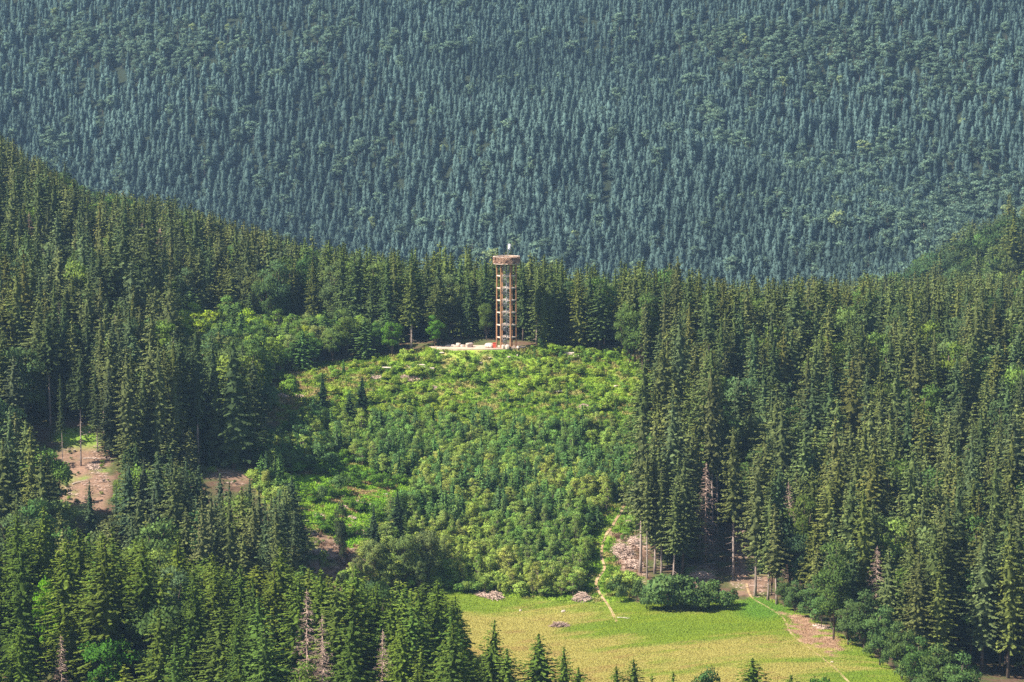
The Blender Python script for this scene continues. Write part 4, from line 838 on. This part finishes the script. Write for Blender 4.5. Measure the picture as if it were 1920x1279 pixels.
for px, py, w_, h_, l in ((598,969,2.2,.6,'small brown heap at the left of the grassy lower clearing'),(645,952,1.8,.5,'small brush heap in the grass left of the narrow dark tree'),(660,975,1.6,.5,'smallest brush heap in the grass beside the narrow dark tree'),
                       (720,968,2.8,1.0,'grey brush heap just left of the lone dark spruce'),(678,1004,2.6,.7,'brush heap below the slender greyish spruce'),(676,945,2.2,.4,'thin scatter of sticks on the lower grass, right of the narrow tree'),(600,1040,3.2,.7,'scattered brush on the pink felled ground'),
                       (705,712,3.0,.5,'flat brush pile in the upper clearing, below the white log'),(775,712,3.4,.5,'flat brown brush pile right of the small green lawn in the upper clearing'),(760,709,2.2,.4,'thin brush streak left of the flat brown pile'),
                       (813,730,1.8,.7,'brush heap with white tip below the log stacks'),(530,745,3.0,.5,'brush streak on the upper left grass, left one'),(560,746,2.4,.5,'brush streak on the upper left grass, right one'),(1095,766,2.6,.8,'brush heap among shrubs at the right of the clearing'),
                       (1138,768,1.6,.7,'small brush heap right of the heap among the shrubs'),(862,915,2.2,.6,'brush heap at the grassy left rim of the dense thicket'),(785,940,2.2,.5,'brush scatter beside the tall thicket'),(1092,691,1.4,.5,'brown brush tuft in the bright upper shrubs'),(175,880,3.0,.6,'pale branches lying across the pink felled patch on the left'),
                       (1540,1178,3.5,.5,'thin brush strewn at the foot of the right-hand wood')):
    brush(px, py, w_, h_, w_ * .9, l, n=110)
def logs(px, py, n, L, label, rz=0.0, r=.2):
    p = hit(px, py); mb0 = link('log_pile', None, None, p, (0, 0, rz)); tag(mb0, label, 'log pile', 'stacks of pale logs'); k = 0; row = max(1, int(math.ceil(math.sqrt(n * 1.5)))); lay = 0
    while k < n:
        for j in range(max(1, row - lay)):
            if k >= n: break
            mb = MB(); y = (j - (row - lay) / 2) * r * 2; z = .15 + r + lay * r * 1.75; dx = random.uniform(-.15, .15); mb.tube([(-L/2 + dx, y, z), (L/2 + dx, y, z)], [r * .98, r * .9], 9)
            pl(mb, 'log', M_LOG, mb0); k += 1
        lay += 1
logs(789, 693, 9, 2.0, 'left one of two pale log stacks in the upper clearing'); logs(807, 696, 7, 1.7, 'right one of two pale log stacks in the upper clearing', .2)
logs(725, 692, 3, 2.6, 'single low row of white logs left of the log stacks'); logs(1067, 668, 4, 2.6, 'white logs lying in the shrubs right of the tower'); logs(1080, 671, 2, 1.6, 'two short logs just right of the white logs', .1); logs(1048, 737, 3, 1.8, 'pale logs among the shrubs at the middle right of the clearing', .3)
def fallen(px, py, L, rz, label, r=.12):
    p = hit(px, py); mb = MB(); g = np.random.default_rng(int(px)); d = np.array([math.cos(rz), math.sin(rz), 0]); s = np.array([-d[1], d[0], 0])
    P = [d * (t_ - .5) * L + s * .15 * math.sin(t_ * 5) for t_ in np.linspace(0, 1, 6)]; P = [(q[0], q[1], float(ground(p[0] + q[0], p[1] + q[1])) - p[2] + .2) for q in P]
    mb.tube(P, np.linspace(r, r * .3, 6), 6)
    for t_ in (.3, .5, .65, .8): c = np.array(P[int(t_ * 5)]); mb.tube([c, c + d * .5 + s * g.uniform(-.8, .8) + (0, 0, .35)], [r * .4, r * .12], 4)
    o = link('fallen_log', mb.mesh('fallen_log', [M_LOG]), None, p); tag(o, label, 'fallen log', 'bleached fallen trunks')
fallen(1170, 1161, 3.0, -.35, 'white fallen branch across the end of the footpath on the meadow', .09); fallen(663, 985, 2.4, -1.0, 'short white log lying in the lower grass'); fallen(175, 862, 4.5, .1, 'long pale trunk lying on the pink felled patch'); fallen(765, 690, 1.8, -.8, 'thin white branch left of the log stacks')
fallen(150, 905, 3.5, .5, 'pale fallen trunk at the lower end of the left felled patch'); fallen(600, 1020, 3, .4, 'pale fallen stem on the pink felled ground near the narrow dark tree'); fallen(640, 1020, 2.5, -.3, 'bleached stem right of the narrow tree on felled ground')
for i, (px, py, s, l) in enumerate(((693,948,.4,'white rock on the lower grass, nearest the lone dark spruce'),(722,930,.4,'white rock above the lone dark spruce'),(657,887,.3,'small white stone beside the round grey-green bush'),(662,880,.28,'tiny white stone above the round bush'),
        (901,684,.35,'white rock in the shrubs below the flat-topped boulder'),(918,672,.3,'white stone just below the terrace, left of the tower'),(955,671,.35,'white stone directly below the tower foot'),(829,669,.4,'flat white rock at the left below the terrace'),
        (970,674,.3,'white stone below and right of the tower'),(1155,727,.4,'white rock near the right rim of the clearing'),(1065,735,.4,'pale rock right of the pale logs in the shrubs'),(985,716,.3,'white stone on the small brown patch below the tower'),
        (975,725,.5,'pale rock pair beneath the small brown patch'),(680,1068,.45,'white stone at the lower end of the felled ground'),(1056,1149,.4,'white stump-like stone in the meadow left of the footpath'),(976,1147,.3,'tiny pale stone on the left part of the meadow'),(845,944,.35,'white stone at the rim of the tall thicket'),
        (1560,1243,.3,'white stone on the right-hand footpath'),(737,925,.3,'pale stone on grass right of the middle white rock'))):
    boulder(hit(px, py), (s * 1.5, s, s * .8), 30 + i, l, 'white stones in the clearing', 'stone')
def stump(px, py, label):
    p = hit(px, py); o = link('tree_stump', None, None, p); tag(o, label, 'tree stump', 'cut stumps on the felled ground')
    mb = MB(); mb.tube([(0, 0, -.2), (0, 0, .1), (0, 0, .5)], [.42, .32, .27], 10); pl(mb, 'bark', M_BARK, o); mb = MB(); mb.tube([(0, 0, .5), (0, 0, .52)], .26, 10); pl(mb, 'cut_face', M_LOG, o)
for px, py, l in ((140,850,'stump at the top of the left felled patch, by the grey stem'),(195,905,'stump on the right side of the left felled patch'),(130,930,'stump at the lower left of the left felled patch'),(590,1000,'stump at the top of the lower felled ground'),(620,1055,'stump low on the felled ground by the narrow tree'),
                  (1395,1050,'stump beside the logging track'),(425,880,'stump under the huge broad spruce'),(470,895,'stump right of the huge broad spruce foot')): stump(px, py, l)

# ------------------------------------------------------------------ haze
mb = MB(); mb.box((0, 1000, 165), (2400, 2460, 460)); hz_o = link('haze', mb.mesh('haze', [])); hz_o['kind'] = 'stuff'
m = bpy.data.materials.new('haze'); m.use_nodes = True; t = m.node_tree; t.nodes.clear(); out = N(t, 'ShaderNodeOutputMaterial'); v = N(t, 'ShaderNodeVolumePrincipled')
v.inputs['Color'].default_value = (.42, .68, 1.0, 1); v.inputs['Density'].default_value = HAZE_DENSITY; v.inputs['Anisotropy'].default_value = .1; t.links.new(v.outputs[0], out.inputs['Volume']); hz_o.data.materials.append(m)
print('haze box z', -65, 335, 'ground', gv[:, 2].min(), gv[:, 2].max())
